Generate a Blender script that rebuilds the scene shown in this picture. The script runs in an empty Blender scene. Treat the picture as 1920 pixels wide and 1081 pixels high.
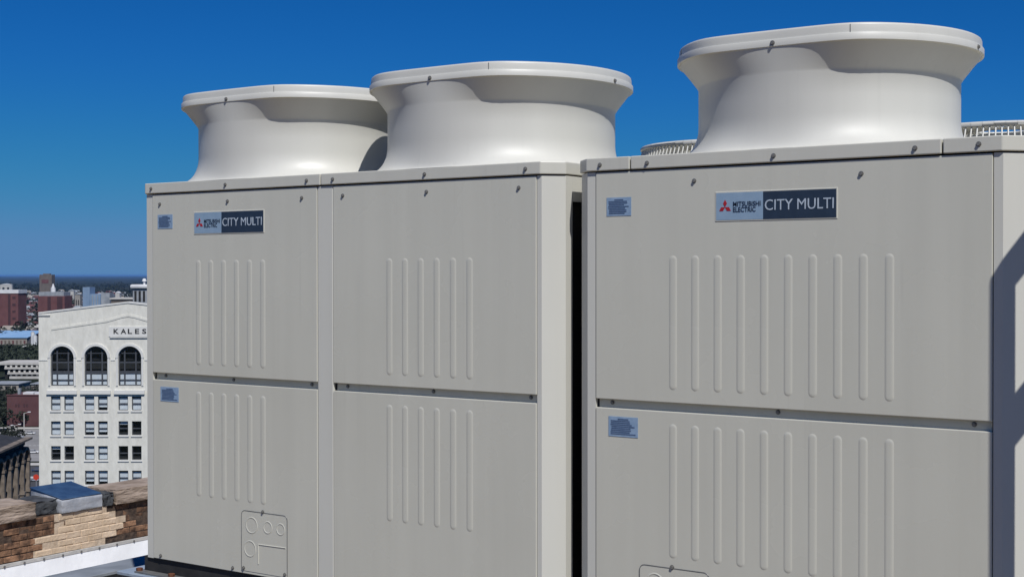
import bpy, bmesh, math, random
from mathutils import Vector, Matrix

random.seed(7)
rad = math.radians
scene = bpy.context.scene
col = scene.collection

# ------------------------------------------------------------------ camera
YAW, PITCH, ROLL = 0.60753, 0.009843, 0.0007
EYE = Vector((4.4662, -3.8363, 1.1662))
FOCAL_PX = 2600.0
cam_data = bpy.data.cameras.new("camera")
cam_data.sensor_width = 36.0
cam_data.lens = 36.0 * FOCAL_PX / 1920.0
cam_data.clip_start = 0.05
cam_data.clip_end = 400000.0
cam = bpy.data.objects.new("camera", cam_data)
col.objects.link(cam)
cam.matrix_world = (Matrix.Translation(EYE) @ Matrix.Rotation(YAW, 4, 'Z')
                    @ Matrix.Rotation(math.pi / 2 - PITCH, 4, 'X') @ Matrix.Rotation(-ROLL, 4, 'Z'))
scene.camera = cam

# ------------------------------------------------------------------ sky, sun, exposure
SUN_AZ = rad(127.0)            # clockwise from +Y
SUN_EL = rad(52.0)
SUN_DIR = Vector((math.sin(SUN_AZ) * math.cos(SUN_EL), math.cos(SUN_AZ) * math.cos(SUN_EL), math.sin(SUN_EL)))
world = bpy.data.worlds.new("World")
scene.world = world
world.use_nodes = True
wn, wl = world.node_tree.nodes, world.node_tree.links
wn.clear()
sky = wn.new("ShaderNodeTexSky")
sky.sky_type = 'NISHITA'
sky.sun_disc = False
sky.sun_elevation = SUN_EL
sky.sun_rotation = SUN_AZ
sky.altitude = 3000.0
sky.air_density = 1.0
sky.dust_density = 0.0
sky.ozone_density = 1.0
# one colour response for the whole sky (a polarised, saturated rendering of the same air)
sep = wn.new("ShaderNodeSeparateColor")
comb = wn.new("ShaderNodeCombineColor")
wl.new(sky.outputs['Color'], sep.inputs['Color'])


def response(ch, gain, power, top, soft):
    p = wn.new("ShaderNodeMath")
    p.operation = 'POWER'
    p.inputs[1].default_value = power
    wl.new(sep.outputs[ch], p.inputs[0])
    m = wn.new("ShaderNodeMath")
    m.operation = 'MULTIPLY'
    m.inputs[1].default_value = gain
    wl.new(p.outputs[0], m.inputs[0])
    k = wn.new("ShaderNodeMath")
    k.operation = 'SMOOTH_MIN'
    k.inputs[1].default_value = top
    k.inputs[2].default_value = soft
    wl.new(m.outputs[0], k.inputs[0])
    wl.new(k.outputs[0], comb.inputs[ch])


response('Red', 0.0172, 2.0, 1.15, 0.4)
response('Green', 0.352, 1.02, 2.75, 0.9)
response('Blue', 0.94, 0.9, 5.35, 0.8)
bg = wn.new("ShaderNodeBackground")
bg.inputs['Strength'].default_value = 0.085
wo = wn.new("ShaderNodeOutputWorld")
wl.new(comb.outputs['Color'], bg.inputs['Color'])
wl.new(bg.outputs['Background'], wo.inputs['Surface'])

sun_data = bpy.data.lights.new("sun", 'SUN')
sun_data.energy = 3.95
sun_data.angle = rad(0.5)
sun_data.color = (1.0, 0.985, 0.96)
sun = bpy.data.objects.new("sun", sun_data)
col.objects.link(sun)
sun.rotation_euler = SUN_DIR.to_track_quat('Z', 'Y').to_euler()
sun.location = (0, 0, 60)

scene.view_settings.view_transform = 'Standard'
scene.view_settings.look = 'None'
scene.view_settings.exposure = 0.0
scene.view_settings.gamma = 1.0
scene.view_settings.use_curve_mapping = False
scene.cycles.max_bounces = 8
scene.cycles.volume_bounces = 0
scene.cycles.caustics_reflective = False
scene.cycles.caustics_refractive = False

# ------------------------------------------------------------------ materials
def mat(name, c1, c2=None, scale=4.0, rough=0.6, metallic=0.0, bump=0.0, bump_scale=None, spec=0.5,
        stretch=(1, 1, 1), detail=4.0, rand=0.0, coat=0.0, lo=0.3, hi=0.7, world=False):
    m = bpy.data.materials.new(name)
    m.use_nodes = True
    n, l = m.node_tree.nodes, m.node_tree.links
    b = n['Principled BSDF']
    b.inputs['Roughness'].default_value = rough
    b.inputs['Metallic'].default_value = metallic
    b.inputs['Specular IOR Level'].default_value = spec
    if coat:
        b.inputs['Coat Weight'].default_value = coat
        b.inputs['Coat Roughness'].default_value = 0.12
    b.inputs['Base Color'].default_value = (*c1, 1)
    src = None
    tc = n.new('ShaderNodeTexCoord')
    mp = n.new('ShaderNodeMapping')
    mp.inputs['Scale'].default_value = stretch
    if world:
        l.new(n.new('ShaderNodeNewGeometry').outputs['Position'], mp.inputs['Vector'])
    else:
        l.new(tc.outputs['Object'], mp.inputs['Vector'])
    if c2 is not None:
        no = n.new('ShaderNodeTexNoise')
        no.inputs['Scale'].default_value = scale
        no.inputs['Detail'].default_value = detail
        l.new(mp.outputs['Vector'], no.inputs['Vector'])
        r = n.new('ShaderNodeValToRGB')
        r.color_ramp.elements[0].position = lo
        r.color_ramp.elements[1].position = hi
        r.color_ramp.elements[0].color = (*c1, 1)
        r.color_ramp.elements[1].color = (*c2, 1)
        l.new(no.outputs['Fac'], r.inputs['Fac'])
        src = r.outputs['Color']
        if rand:
            oi = n.new('ShaderNodeObjectInfo')
            mr = n.new('ShaderNodeMapRange')
            mr.inputs['To Min'].default_value = 1.0 - rand
            mr.inputs['To Max'].default_value = 1.0 + rand
            l.new(oi.outputs['Random'], mr.inputs['Value'])
            hs = n.new('ShaderNodeHueSaturation')
            l.new(src, hs.inputs['Color'])
            l.new(mr.outputs['Result'], hs.inputs['Value'])
            src = hs.outputs['Color']
        l.new(src, b.inputs['Base Color'])
    if bump:
        nb = n.new('ShaderNodeTexNoise')
        nb.inputs['Scale'].default_value = bump_scale or scale
        nb.inputs['Detail'].default_value = 3.0
        l.new(mp.outputs['Vector'], nb.inputs['Vector'])
        bp = n.new('ShaderNodeBump')
        bp.inputs['Strength'].default_value = 1.0
        bp.inputs['Distance'].default_value = bump
        l.new(nb.outputs['Fac'], bp.inputs['Height'])
        l.new(bp.outputs['Normal'], b.inputs['Normal'])
    return m


def paint_material(name, base, rough, streak=0.06):
    """powder-coated sheet steel: faint rain streaks, fine dust, slight sheet waviness"""
    m = bpy.data.materials.new(name)
    m.use_nodes = True
    n, l = m.node_tree.nodes, m.node_tree.links
    b = n['Principled BSDF']
    tc = n.new('ShaderNodeTexCoord')

    def noise(scale, stretch, detail=4):
        mp = n.new('ShaderNodeMapping')
        mp.inputs['Scale'].default_value = stretch
        l.new(tc.outputs['Object'], mp.inputs['Vector'])
        t = n.new('ShaderNodeTexNoise')
        t.inputs['Scale'].default_value = scale
        t.inputs['Detail'].default_value = detail
        l.new(mp.outputs['Vector'], t.inputs['Vector'])
        return t.outputs['Fac']
    s1 = noise(14.0, (1, 1, 0.05), 5)
    s2 = noise(2.2, (1, 1, 1), 6)
    mx = n.new('ShaderNodeMix')
    mx.data_type = 'FLOAT'
    mx.inputs['Factor'].default_value = 0.45
    l.new(s1, mx.inputs['A'])
    l.new(s2, mx.inputs['B'])
    mr = n.new('ShaderNodeMapRange')
    mr.inputs['From Min'].default_value = 0.3
    mr.inputs['From Max'].default_value = 0.7
    mr.inputs['To Min'].default_value = 1.0 - streak
    mr.inputs['To Max'].default_value = 1.0 + streak * 0.5
    l.new(mx.outputs['Result'], mr.inputs['Value'])
    hs = n.new('ShaderNodeHueSaturation')
    hs.inputs['Color'].default_value = (*base, 1)
    # thin water runs
    s3 = noise(55.0, (1, 1, 0.012), 2)
    s4 = noise(3.0, (1, 1, 0.8), 3)
    run = n.new('ShaderNodeMapRange')
    run.inputs['From Min'].default_value = 0.60
    run.inputs['From Max'].default_value = 0.72
    run.inputs['To Max'].default_value = streak * 0.8
    l.new(s3, run.inputs['Value'])
    patch_ = n.new('ShaderNodeMapRange')
    patch_.inputs['From Min'].default_value = 0.45
    patch_.inputs['From Max'].default_value = 0.62
    l.new(s4, patch_.inputs['Value'])
    mm = n.new('ShaderNodeMath')
    mm.operation = 'MULTIPLY'
    l.new(run.outputs['Result'], mm.inputs[0])
    l.new(patch_.outputs['Result'], mm.inputs[1])
    sb_ = n.new('ShaderNodeMath')
    sb_.operation = 'SUBTRACT'
    l.new(mr.outputs['Result'], sb_.inputs[0])
    l.new(mm.outputs[0], sb_.inputs[1])
    l.new(sb_.outputs[0], hs.inputs['Value'])
    l.new(hs.outputs['Color'], b.inputs['Base Color'])
    rr = n.new('ShaderNodeMapRange')
    rr.inputs['From Min'].default_value = 0.3
    rr.inputs['From Max'].default_value = 0.7
    rr.inputs['To Min'].default_value = rough - 0.05
    rr.inputs['To Max'].default_value = rough + 0.08
    l.new(s2, rr.inputs['Value'])
    l.new(rr.outputs['Result'], b.inputs['Roughness'])
    b.inputs['Specular IOR Level'].default_value = 0.45
    w = noise(1.6, (1, 1, 0.7), 1)
    bp = n.new('ShaderNodeBump')
    bp.inputs['Distance'].default_value = 0.0035
    bp.inputs['Strength'].default_value = 1.0
    l.new(w, bp.inputs['Height'])
    l.new(bp.outputs['Normal'], b.inputs['Normal'])
    return m


M = {}
M['panel'] = paint_material('panel_paint', (0.605, 0.588, 0.503), 0.25, 0.065)
M['post'] = paint_material('post_paint', (0.625, 0.612, 0.545), 0.36, 0.04)
M['cap'] = paint_material('cap_paint', (0.605, 0.59, 0.515), 0.36, 0.05)
M['duct'] = paint_material('duct_plastic', (0.62, 0.608, 0.55), 0.42, 0.045)
M['core'] = mat('galvanised_core', (0.16, 0.16, 0.155), (0.24, 0.24, 0.235), 30, 0.55, 0.4)
M['coil'] = mat('coil_fins', (0.018, 0.017, 0.016), (0.03, 0.028, 0.026), 60, 0.7, stretch=(1, 1, 8))
M['screw'] = mat('zinc_screw', (0.14, 0.135, 0.125), (0.26, 0.25, 0.23), 40, 0.5, 0.4)
M['black'] = mat('black_rubber', (0.012, 0.012, 0.012), (0.03, 0.028, 0.026), 20, 0.7)
M['logo_light'] = mat('plate_pale_blue', (0.25, 0.36, 0.48), (0.29, 0.40, 0.52), 30, 0.4)
M['logo_dark'] = mat('plate_navy', (0.024, 0.037, 0.060), (0.030, 0.046, 0.074), 30, 0.35)
M['logo_white'] = mat('plate_lettering_pale', (0.42, 0.49, 0.57), (0.50, 0.57, 0.64), 20, 0.5)
M['logo_text'] = mat('plate_lettering_dark', (0.015, 0.03, 0.06), (0.025, 0.04, 0.07), 20, 0.5)
M['logo_red'] = mat('emblem_red', (0.36, 0.014, 0.02), (0.42, 0.02, 0.028), 20, 0.45)
M['sticker'] = mat('sticker_film', (0.22, 0.32, 0.46), (0.30, 0.41, 0.55), 40, 0.35)
M['sticker_ink'] = mat('sticker_ink', (0.05, 0.09, 0.17), (0.10, 0.15, 0.25), 180, 0.5)
M['galv'] = mat('galvanised_beam', (0.22, 0.28, 0.35), (0.38, 0.44, 0.51), 7, 0.5, 0.15, bump=0.004, bump_scale=30)
M['galv_dark'] = mat('blue_grey_beam', (0.17, 0.188, 0.21), (0.27, 0.295, 0.325), 6, 0.9, 0.0, bump=0.004, bump_scale=20)
M['rust'] = mat('rusty_bolt', (0.10, 0.03, 0.015), (0.18, 0.07, 0.03), 40, 0.8)
M['membrane'] = mat('white_membrane', (0.76, 0.76, 0.75), (0.86, 0.86, 0.85), 3, 0.6, bump=0.006, bump_scale=9)
M['deck'] = mat('roof_membrane', (0.22, 0.165, 0.095), (0.30, 0.23, 0.145), 1.2, 0.8, bump=0.01, bump_scale=5)
M['termbar'] = mat('aluminium_bar', (0.42, 0.41, 0.38), (0.58, 0.56, 0.52), 12, 0.6, 0.0)
M['stone'] = mat('weathered_stone', (0.20, 0.148, 0.105), (0.46, 0.365, 0.29), 5, 0.9, bump=0.03, bump_scale=14, detail=10, world=True, stretch=(1, 0.6, 2.2))
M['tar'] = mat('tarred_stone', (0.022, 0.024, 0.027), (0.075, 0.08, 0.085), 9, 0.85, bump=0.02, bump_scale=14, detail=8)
M['capstone'] = mat('cement_capstone', (0.28, 0.30, 0.33), (0.42, 0.43, 0.45), 6, 0.8, bump=0.008, bump_scale=18)
M['captop'] = mat('blue_coating', (0.014, 0.042, 0.105), (0.032, 0.080, 0.165), 7, 0.65, bump=0.008, bump_scale=16)
M['brick'] = mat('old_brick', (0.035, 0.018, 0.011), (0.33, 0.18, 0.10), 11, 0.95, bump=0.015, bump_scale=26, rand=0.35, detail=10, world=True)
M['newbrick'] = mat('tan_brick', (0.56, 0.42, 0.275), (0.72, 0.56, 0.40), 7, 0.9, bump=0.008, bump_scale=30, rand=0.07, world=True, detail=8)
M['mortar'] = mat('old_mortar', (0.03, 0.02, 0.015), (0.12, 0.08, 0.055), 14, 1.0, bump=0.015, bump_scale=25)
M['newmortar'] = mat('new_mortar', (0.50, 0.38, 0.26), (0.62, 0.50, 0.37), 14, 1.0, bump=0.01, bump_scale=25)
# city
M['kales'] = mat('white_terracotta', (0.66, 0.64, 0.565), (0.76, 0.74, 0.66), 1.4, 0.75, detail=12, lo=0.3, hi=0.62, stretch=(1, 1, 0.35), bump=0.05, bump_scale=2.5)
M['kales_trim'] = mat('white_trim', (0.66, 0.65, 0.61), (0.74, 0.73, 0.69), 0.6, 0.7, detail=6)
M['frame'] = mat('dark_window_frame', (0.05, 0.055, 0.065), (0.08, 0.085, 0.095), 3, 0.5)
M['pane'] = None
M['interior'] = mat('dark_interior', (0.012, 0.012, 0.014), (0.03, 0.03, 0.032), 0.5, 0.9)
M['blind'] = mat('white_blind', (0.80, 0.82, 0.84), (0.88, 0.89, 0.90), 2.0, 0.7)
M['letter'] = mat('dark_lettering', (0.02, 0.02, 0.022), (0.035, 0.035, 0.035), 3, 0.7)
M['redbrick'] = mat('red_brick_far', (0.115, 0.045, 0.045), (0.155, 0.065, 0.062), 0.12, 0.9)
M['darkstripe'] = mat('dark_window_band', (0.05, 0.022, 0.024), (0.07, 0.03, 0.03), 0.2, 0.6)
M['maroon'] = mat('maroon_brick', (0.085, 0.034, 0.036), (0.115, 0.05, 0.05), 0.15, 0.9)
M['white_roof'] = mat('white_roof_band', (0.62, 0.62, 0.62), (0.75, 0.75, 0.74), 0.2, 0.6)
M['grey_roof'] = mat('grey_roof', (0.22, 0.24, 0.26), (0.36, 0.38, 0.40), 0.2, 0.7)
M['tan'] = mat('tan_masonry', (0.12, 0.098, 0.08), (0.17, 0.14, 0.115), 0.1, 0.9)
M['blueclad'] = mat('blue_grey_cladding', (0.17, 0.25, 0.36), (0.24, 0.33, 0.45), 0.1, 0.6)
M['blueroof'] = mat('light_blue_metal_roof', (0.20, 0.36, 0.58), (0.28, 0.45, 0.66), 0.1, 0.6)
M['beige'] = mat('beige_wall', (0.24, 0.215, 0.185), (0.33, 0.30, 0.26), 0.1, 0.85)
M['pale'] = mat('pale_concrete', (0.44, 0.42, 0.38), (0.55, 0.53, 0.49), 0.3, 0.85)
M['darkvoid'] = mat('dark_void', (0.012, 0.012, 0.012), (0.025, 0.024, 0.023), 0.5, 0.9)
M['oldstone'] = mat('sooty_limestone', (0.10, 0.082, 0.066), (0.25, 0.205, 0.165), 0.7, 0.9, detail=8)
M['slate'] = mat('slate_roof', (0.018, 0.018, 0.02), (0.04, 0.04, 0.043), 0.8, 0.8)
M['asphalt'] = mat('asphalt', (0.045, 0.045, 0.047), (0.07, 0.07, 0.072), 0.05, 0.9)
M['concrete'] = mat('street_concrete', (0.20, 0.195, 0.185), (0.30, 0.29, 0.28), 0.06, 0.9)
M['linepaint'] = mat('road_paint', (0.7, 0.7, 0.68), (0.8, 0.8, 0.78), 0.5, 0.7)
M['leaf'] = mat('tree_foliage', (0.006, 0.010, 0.005), (0.020, 0.030, 0.014), 0.05, 0.8, rand=0.3)
M['bark'] = mat('bark', (0.05, 0.038, 0.028), (0.09, 0.07, 0.05), 2.0, 0.9)
M['steel'] = mat('painted_steel', (0.25, 0.26, 0.27), (0.34, 0.35, 0.36), 10, 0.5, 0.3)
M['red'] = mat('red_sign_face', (0.55, 0.045, 0.02), (0.62, 0.06, 0.03), 0.8, 0.5)
M['carpaint_a'] = mat('silver_car_paint', (0.42, 0.44, 0.46), (0.48, 0.50, 0.52), 1, 0.3, 0.3)
M['carpaint_b'] = mat('dark_blue_car_paint', (0.03, 0.05, 0.10), (0.04, 0.06, 0.12), 1, 0.3)
M['carpaint_c'] = mat('white_car_paint', (0.68, 0.68, 0.67), (0.75, 0.75, 0.74), 1, 0.3)


def glass_material():
    m = bpy.data.materials.new('window_glass')
    m.use_nodes = True
    n, l = m.node_tree.nodes, m.node_tree.links
    n.clear()
    o = n.new('ShaderNodeOutputMaterial')
    mx = n.new('ShaderNodeMixShader')
    t = n.new('ShaderNodeBsdfTransparent')
    t.inputs['Color'].default_value = (0.95, 0.97, 0.98, 1)
    g = n.new('ShaderNodeBsdfGlossy')
    g.inputs['Roughness'].default_value = 0.03
    mx.inputs['Fac'].default_value = 0.07
    l.new(t.outputs['BSDF'], mx.inputs[1])
    l.new(g.outputs['BSDF'], mx.inputs[2])
    l.new(mx.outputs['Shader'], o.inputs['Surface'])
    return m


M['pane'] = glass_material()


def ground_material():
    m = bpy.data.materials.new('far_land')
    m.use_nodes = True
    n, l = m.node_tree.nodes, m.node_tree.links
    b = n['Principled BSDF']
    b.inputs['Roughness'].default_value = 0.95
    b.inputs['Specular IOR Level'].default_value = 0.1
    g = n.new('ShaderNodeNewGeometry')

    def noise(scale, detail):
        t = n.new('ShaderNodeTexNoise')
        t.inputs['Scale'].default_value = scale
        t.inputs['Detail'].default_value = detail
        l.new(g.outputs['Position'], t.inputs['Vector'])
        return t.outputs['Fac']
    a = noise(0.006, 8)
    r = n.new('ShaderNodeValToRGB')
    e = r.color_ramp.elements
    e[0].position = 0.40
    e[0].color = (0.012, 0.018, 0.010, 1)
    e[1].position = 0.66
    e[1].color = (0.085, 0.08, 0.07, 1)
    x = e.new(0.54)
    x.color = (0.028, 0.034, 0.022, 1)
    l.new(a, r.inputs['Fac'])
    l.new(r.outputs['Color'], b.inputs['Base Color'])
    return m


M['ground'] = ground_material()

# ------------------------------------------------------------------ mesh helpers
class MB:
    """collects shapes and links them as one mesh object"""
    def __init__(self):
        self.bm = bmesh.new()

    def box(self, x0, x1, y0, y1, z0, z1, bevel=0.0, seg=1):
        vs = [self.bm.verts.new(p) for p in ((x0, y0, z0), (x1, y0, z0), (x1, y1, z0), (x0, y1, z0),
                                             (x0, y0, z1), (x1, y0, z1), (x1, y1, z1), (x0, y1, z1))]
        fs = [self.bm.faces.new([vs[i] for i in q]) for q in
              ((3, 2, 1, 0), (4, 5, 6, 7), (0, 1, 5, 4), (1, 2, 6, 5), (2, 3, 7, 6), (3, 0, 4, 7))]
        if bevel:
            es = list({e for f in fs for e in f.edges})
            bmesh.ops.bevel(self.bm, geom=es, offset=bevel, segments=seg, affect='EDGES', profile=0.5)
        return self

    def prism(self, poly, z0, z1):
        """poly: list of (x, y) counter-clockwise from above"""
        a = [self.bm.verts.new((x, y, z0)) for x, y in poly]
        b = [self.bm.verts.new((x, y, z1)) for x, y in poly]
        n = len(poly)
        self.bm.faces.new(a[::-1])
        self.bm.faces.new(b)
        for i in range(n):
            j = (i + 1) % n
            self.bm.faces.new((a[i], a[j], b[j], b[i]))
        return self

    def slab_xz(self, poly, y0, y1):
        """poly: (x, z) outline; extruded from y0 to y1"""
        a = [self.bm.verts.new((x, y0, z)) for x, z in poly]
        b = [self.bm.verts.new((x, y1, z)) for x, z in poly]
        n = len(poly)
        self.bm.faces.new(a)
        self.bm.faces.new(b[::-1])
        for i in range(n):
            j = (i + 1) % n
            self.bm.faces.new((a[j], a[i], b[i], b[j]))
        return self

    def cyl(self, p0, p1, r0, r1=None, n=12, caps=True):
        r1 = r0 if r1 is None else r1
        p0, p1 = Vector(p0), Vector(p1)
        d = (p1 - p0).normalized()
        u = d.orthogonal().normalized()
        v = d.cross(u)
        a, b = [], []
        for i in range(n):
            t = 2 * math.pi * i / n
            o = u * math.cos(t) + v * math.sin(t)
            a.append(self.bm.verts.new(p0 + o * r0))
            b.append(self.bm.verts.new(p1 + o * r1))
        for i in range(n):
            j = (i + 1) % n
            self.bm.faces.new((a[i], a[j], b[j], b[i]))
        if caps:
            self.bm.faces.new(a[::-1])
            self.bm.faces.new(b)
        return self

    def loft(self, rings, close=False):
        """rings: lists of points, equal length, closed loops"""
        R = [[self.bm.verts.new(p) for p in r] for r in rings]
        n = len(R[0])
        for k in range(len(R) - 1):
            for i in range(n):
                j = (i + 1) % n
                self.bm.faces.new((R[k][i], R[k][j], R[k + 1][j], R[k + 1][i]))
        if close:
            self.bm.faces.new(R[0][::-1])
            self.bm.faces.new(R[-1])
        return self

    def mesh(self, name, smooth=None):
        bmesh.ops.recalc_face_normals(self.bm, faces=self.bm.faces[:])
        me = bpy.data.meshes.new(name)
        self.bm.to_mesh(me)
        self.bm.free()
        if smooth is not None:
            for p in me.polygons:
                p.use_smooth = True
            me.set_sharp_from_angle(angle=rad(smooth))
        return me

    def build(self, name, material, parent=None, smooth=None, loc=None):
        return link(name, self.mesh(name, smooth), material, parent, loc)


def link(name, me, material, parent=None, loc=None, rot=None):
    if material and not me.materials:
        me.materials.append(M[material])
    o = bpy.data.objects.new(name, me)
    col.objects.link(o)
    if parent:
        o.parent = parent
    if loc:
        o.location = loc
    if rot:
        o.rotation_euler = rot
    return o


def tag(o, label=None, cat=None, group=None, kind=None):
    if label:
        o['label'] = label
    if cat:
        o['category'] = cat
    if group:
        o['group'] = group
    if kind:
        o['kind'] = kind
    return o


def thing(name, label, cat, loc=(0, 0, 0), rz=0.0, group=None):
    o = bpy.data.objects.new(name, None)
    o.empty_display_size = 0.2
    col.objects.link(o)
    o.location = loc
    o.rotation_euler = (0, 0, rz)
    return tag(o, label, cat, group)


def text_mesh(body, size, bold=0.0, extrude=0.0004):
    cu = bpy.data.curves.new('lettering', 'FONT')
    cu.body = body
    cu.size = size
    cu.extrude = extrude
    cu.offset = bold
    cu.resolution_u = 3
    o = bpy.data.objects.new('lettering', cu)
    col.objects.link(o)
    bpy.context.view_layer.update()
    me = bpy.data.meshes.new_from_object(o.evaluated_get(bpy.context.evaluated_depsgraph_get()))
    bpy.data.objects.remove(o)
    # stand the text up: x stays, y -> z, facing -Y; normalise to unit box (0..w, 0..h)
    xs = [v.co.x for v in me.vertices]
    ys = [v.co.y for v in me.vertices]
    x0, y0, w, h = min(xs), min(ys), max(xs) - min(xs), max(ys) - min(ys)
    for v in me.vertices:
        v.co = ((v.co.x - x0) / w, -v.co.z, (v.co.y - y0) / h)
    me.materials.clear()
    return me


def lettering(body, x, z, w, h, y, material, parent, bold=0.0, name='lettering'):
    me = text_mesh(body, 1.0, bold)
    for v in me.vertices:
        v.co = (v.co.x * w, v.co.y, v.co.z * h)
    return link(name, me, material, parent, (x, y, z))


# ------------------------------------------------------------------ the air conditioning units
CH = 0.058                      # corner chamfer
DEPTH = 0.88
Z_CAP0, Z_CAP1 = 1.500, 1.542
Z_MID0, Z_MID1 = 0.7385, 0.7665   # groove between lower and upper panels


def rib_mesh(length, half):
    """pressed rib: rings of a capsule outline, rising smoothly from the sheet"""
    prof = [(1.30, -0.0003), (1.10, 0.0003), (0.86, 0.0011), (0.6, 0.0014), (0.30, 0.0015)]
    n = 8
    rings = []
    L = length / 2 - half
    for k, y in prof:
        r = half * k
        pts = []
        for s in (1, -1):
            for i in range(n + 1):
                t = math.pi * i / n
                pts.append((r * math.cos(t) * s, -y, s * (L + r * math.sin(t))))
        rings.append(pts)
    mb = MB()
    mb.loft(rings)
    mb.bm.verts.ensure_lookup_table()
    mb.bm.faces.new(mb.bm.verts[-len(rings[0]):])
    return mb.mesh('rib', 60)


def screw_mesh():
    mb = MB()
    mb.cyl((0, 0.0005, 0), (0, -0.0016, 0), 0.0076, 0.0072, 14)
    mb.cyl((0, -0.0016, 0), (0, -0.0058, 0), 0.0053, 0.0050, 6)
    return mb.mesh('screw', 30)


SCREW = screw_mesh()
SCREW.materials.append(M['screw'])
RIB_U = rib_mesh(0.415, 0.0115)
RIB_U.materials.append(M['panel'])


def screws(parent, pts, y=0.0):
    for x, z in pts:
        link('screw', SCREW, None, parent, (x, y, z), (0, random.uniform(0, 1), 0))


def panel(parent, x0, x1, z0, z1, top_flange=False):
    mb = MB()
    mb.box(x0, x1, 0.0, 0.014, z0, z1, 0.0022, 2)
    o = mb.build('front_panel', 'panel', parent)
    if top_flange:      # the stepped-back top flange that the screws go through
        f = MB()
        f.box(x0 + 0.004, x1 - 0.004, 0.0180, 0.0230, z1 - 0.02, Z_MID1 + 0.012)
        f.build('flange', 'panel', o)
    return o


def ribs(pan, xs, zc):
    for x in xs:
        link('rib', RIB_U, None, pan, (x, 0.0, zc))


def knockout(parent, x0, flip=1):
    """the removable pipe-entry plate with pressed rings"""
    w, z0, z1 = 0.244, 0.016, 0.250
    root = MB()
    mb = root
    # plate with rounded top corners
    r = 0.018
    poly = [(0, z0), (w, z0)]
    for i in range(6):
        t = math.pi / 2 * i / 5
        poly.append((w - r + r * math.cos(t), z1 - r + r * math.sin(t)))
    for i in range(6):
        t = math.pi / 2 * i / 5
        poly.append((r - r * math.sin(t), z1 - r + r * math.cos(t)))
    mb.slab_xz([(x0 + x, z) for x, z in poly], -0.0016, 0.002)
    p = mb.build('knockout_plate', 'panel', parent)
    # dark joint round the plate
    j = MB()
    path = [(x0 + x, z) for x, z in poly[1:]] + [(x0, z0)]
    for (ax, az), (bx, bz) in zip(path, path[1:]):
        j.cyl((ax, -0.0012, az), (bx, -0.0012, bz), 0.0016, n=5)
    j.build('joint', 'core', p)
    for cx, cz, rr in ((0.055, 0.196, 0.030), (0.142, 0.196, 0.022), (0.210, 0.196, 0.021), (0.046, 0.104, 0.030)):
        k = MB()
        prof = [(rr + 0.0035, 0.0014), (rr + 0.001, 0.0030), (rr - 0.0012, 0.0030), (rr - 0.0036, 0.0014)]
        k.loft([[(x0 + cx + q * math.cos(t), -y, cz + q * math.sin(t)) for t in [2 * math.pi * i / 28 for i in range(28)]] for q, y in prof])
        k.build('knockout_ring', 'panel', p, 50)
    k = MB()
    k.cyl((x0 + 0.092, -0.0018, 0.126), (x0 + 0.092, -0.0018, 0.05), 0.0022, n=6)
    k.cyl((x0 + 0.092, -0.0018, 0.126), (x0 + 0.236, -0.0018, 0.128), 0.0022, n=6)
    k.build('crease', 'panel', p)
    screws(p, [(x0 + 0.116, 0.2535), (x0 + 0.012, 0.026), (x0 + 0.232, 0.026)], -0.0016)
    return p


def sticker(parent, x0, x1, z0, z1, seed):
    s = MB().box(x0, x1, -0.0012, 0.001, z0, z1).build('warning_sticker', 'sticker', parent)
    r = random.Random(seed)
    w, h = x1 - x0, z1 - z0
    n = 9
    for i in range(n):
        zt = z1 - h * (0.10 + 0.83 * i / n)
        a = x0 + w * (0.32 if i == 0 else 0.07 + 0.04 * r.random())
        b = x0 + w * (0.68 if i == 0 else 0.70 + 0.24 * r.random())
        MB().box(a, b, -0.0018, -0.0008, zt - h * 0.058, zt).build('print_line', 'sticker_ink', s)
    return s


def logo(parent, x0):
    z0, z1, w, split = 1.332, 1.4145, 0.384, 0.155
    b = MB()
    b.box(x0 - 0.004, x0 + w + 0.004, -0.0016, 0.001, z0 - 0.004, z1 + 0.004, 0.001)
    p = b.build('logo_plate', 'cap', parent)
    MB().box(x0, x0 + split, -0.0022, 0, z0, z1).build('pale_field', 'logo_light', p)
    MB().box(x0 + split, x0 + w, -0.0024, 0, z0, z1).build('navy_field', 'logo_dark', p)
    # three-lobed red emblem
    cx, cz, s = x0 + 0.030, z0 + 0.039, 0.0225
    for k in range(3):
        a = math.pi / 2 + k * 2 * math.pi / 3
        ux, uz = math.cos(a), math.sin(a)
        vx, vz = -uz, ux
        pts = [(0, 0), (0.5, -0.29), (1.0, 0.0), (0.5, 0.29)]
        e = MB()
        e.slab_xz([(cx + s * (p_ * ux + q * vx), cz + s * (p_ * uz + q * vz)) for p_, q in pts], -0.0030, -0.0018)
        e.build('emblem_lobe', 'logo_red', p)
    lettering('MITSUBISHI', x0 + 0.057, z0 + 0.0405, 0.090, 0.0145, -0.0030, 'logo_text', p, 0.006)
    lettering('ELECTRIC', x0 + 0.057, z0 + 0.0235, 0.074, 0.0145, -0.0030, 'logo_text', p, 0.006)
    lettering('CITY MULTI', x0 + split + 0.006, z0 + 0.026, w - split - 0.013, 0.032, -0.0032, 'logo_white', p, 0.0)
    return p


def clipped_circle(cx, cy, r, sx, sy, n):
    """circle cut by flats at +-sx and +-sy, corners eased"""
    out = []
    for i in range(n):
        t = 2 * math.pi * i / n
        q = 28.0
        v = (r ** -q + (sx / max(abs(math.cos(t)), 1e-4)) ** -q + (sy / max(abs(math.sin(t)), 1e-4)) ** -q) ** (-1.0 / q)
        out.append((cx + v * math.cos(t), cy + v * math.sin(t)))
    return out


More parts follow.
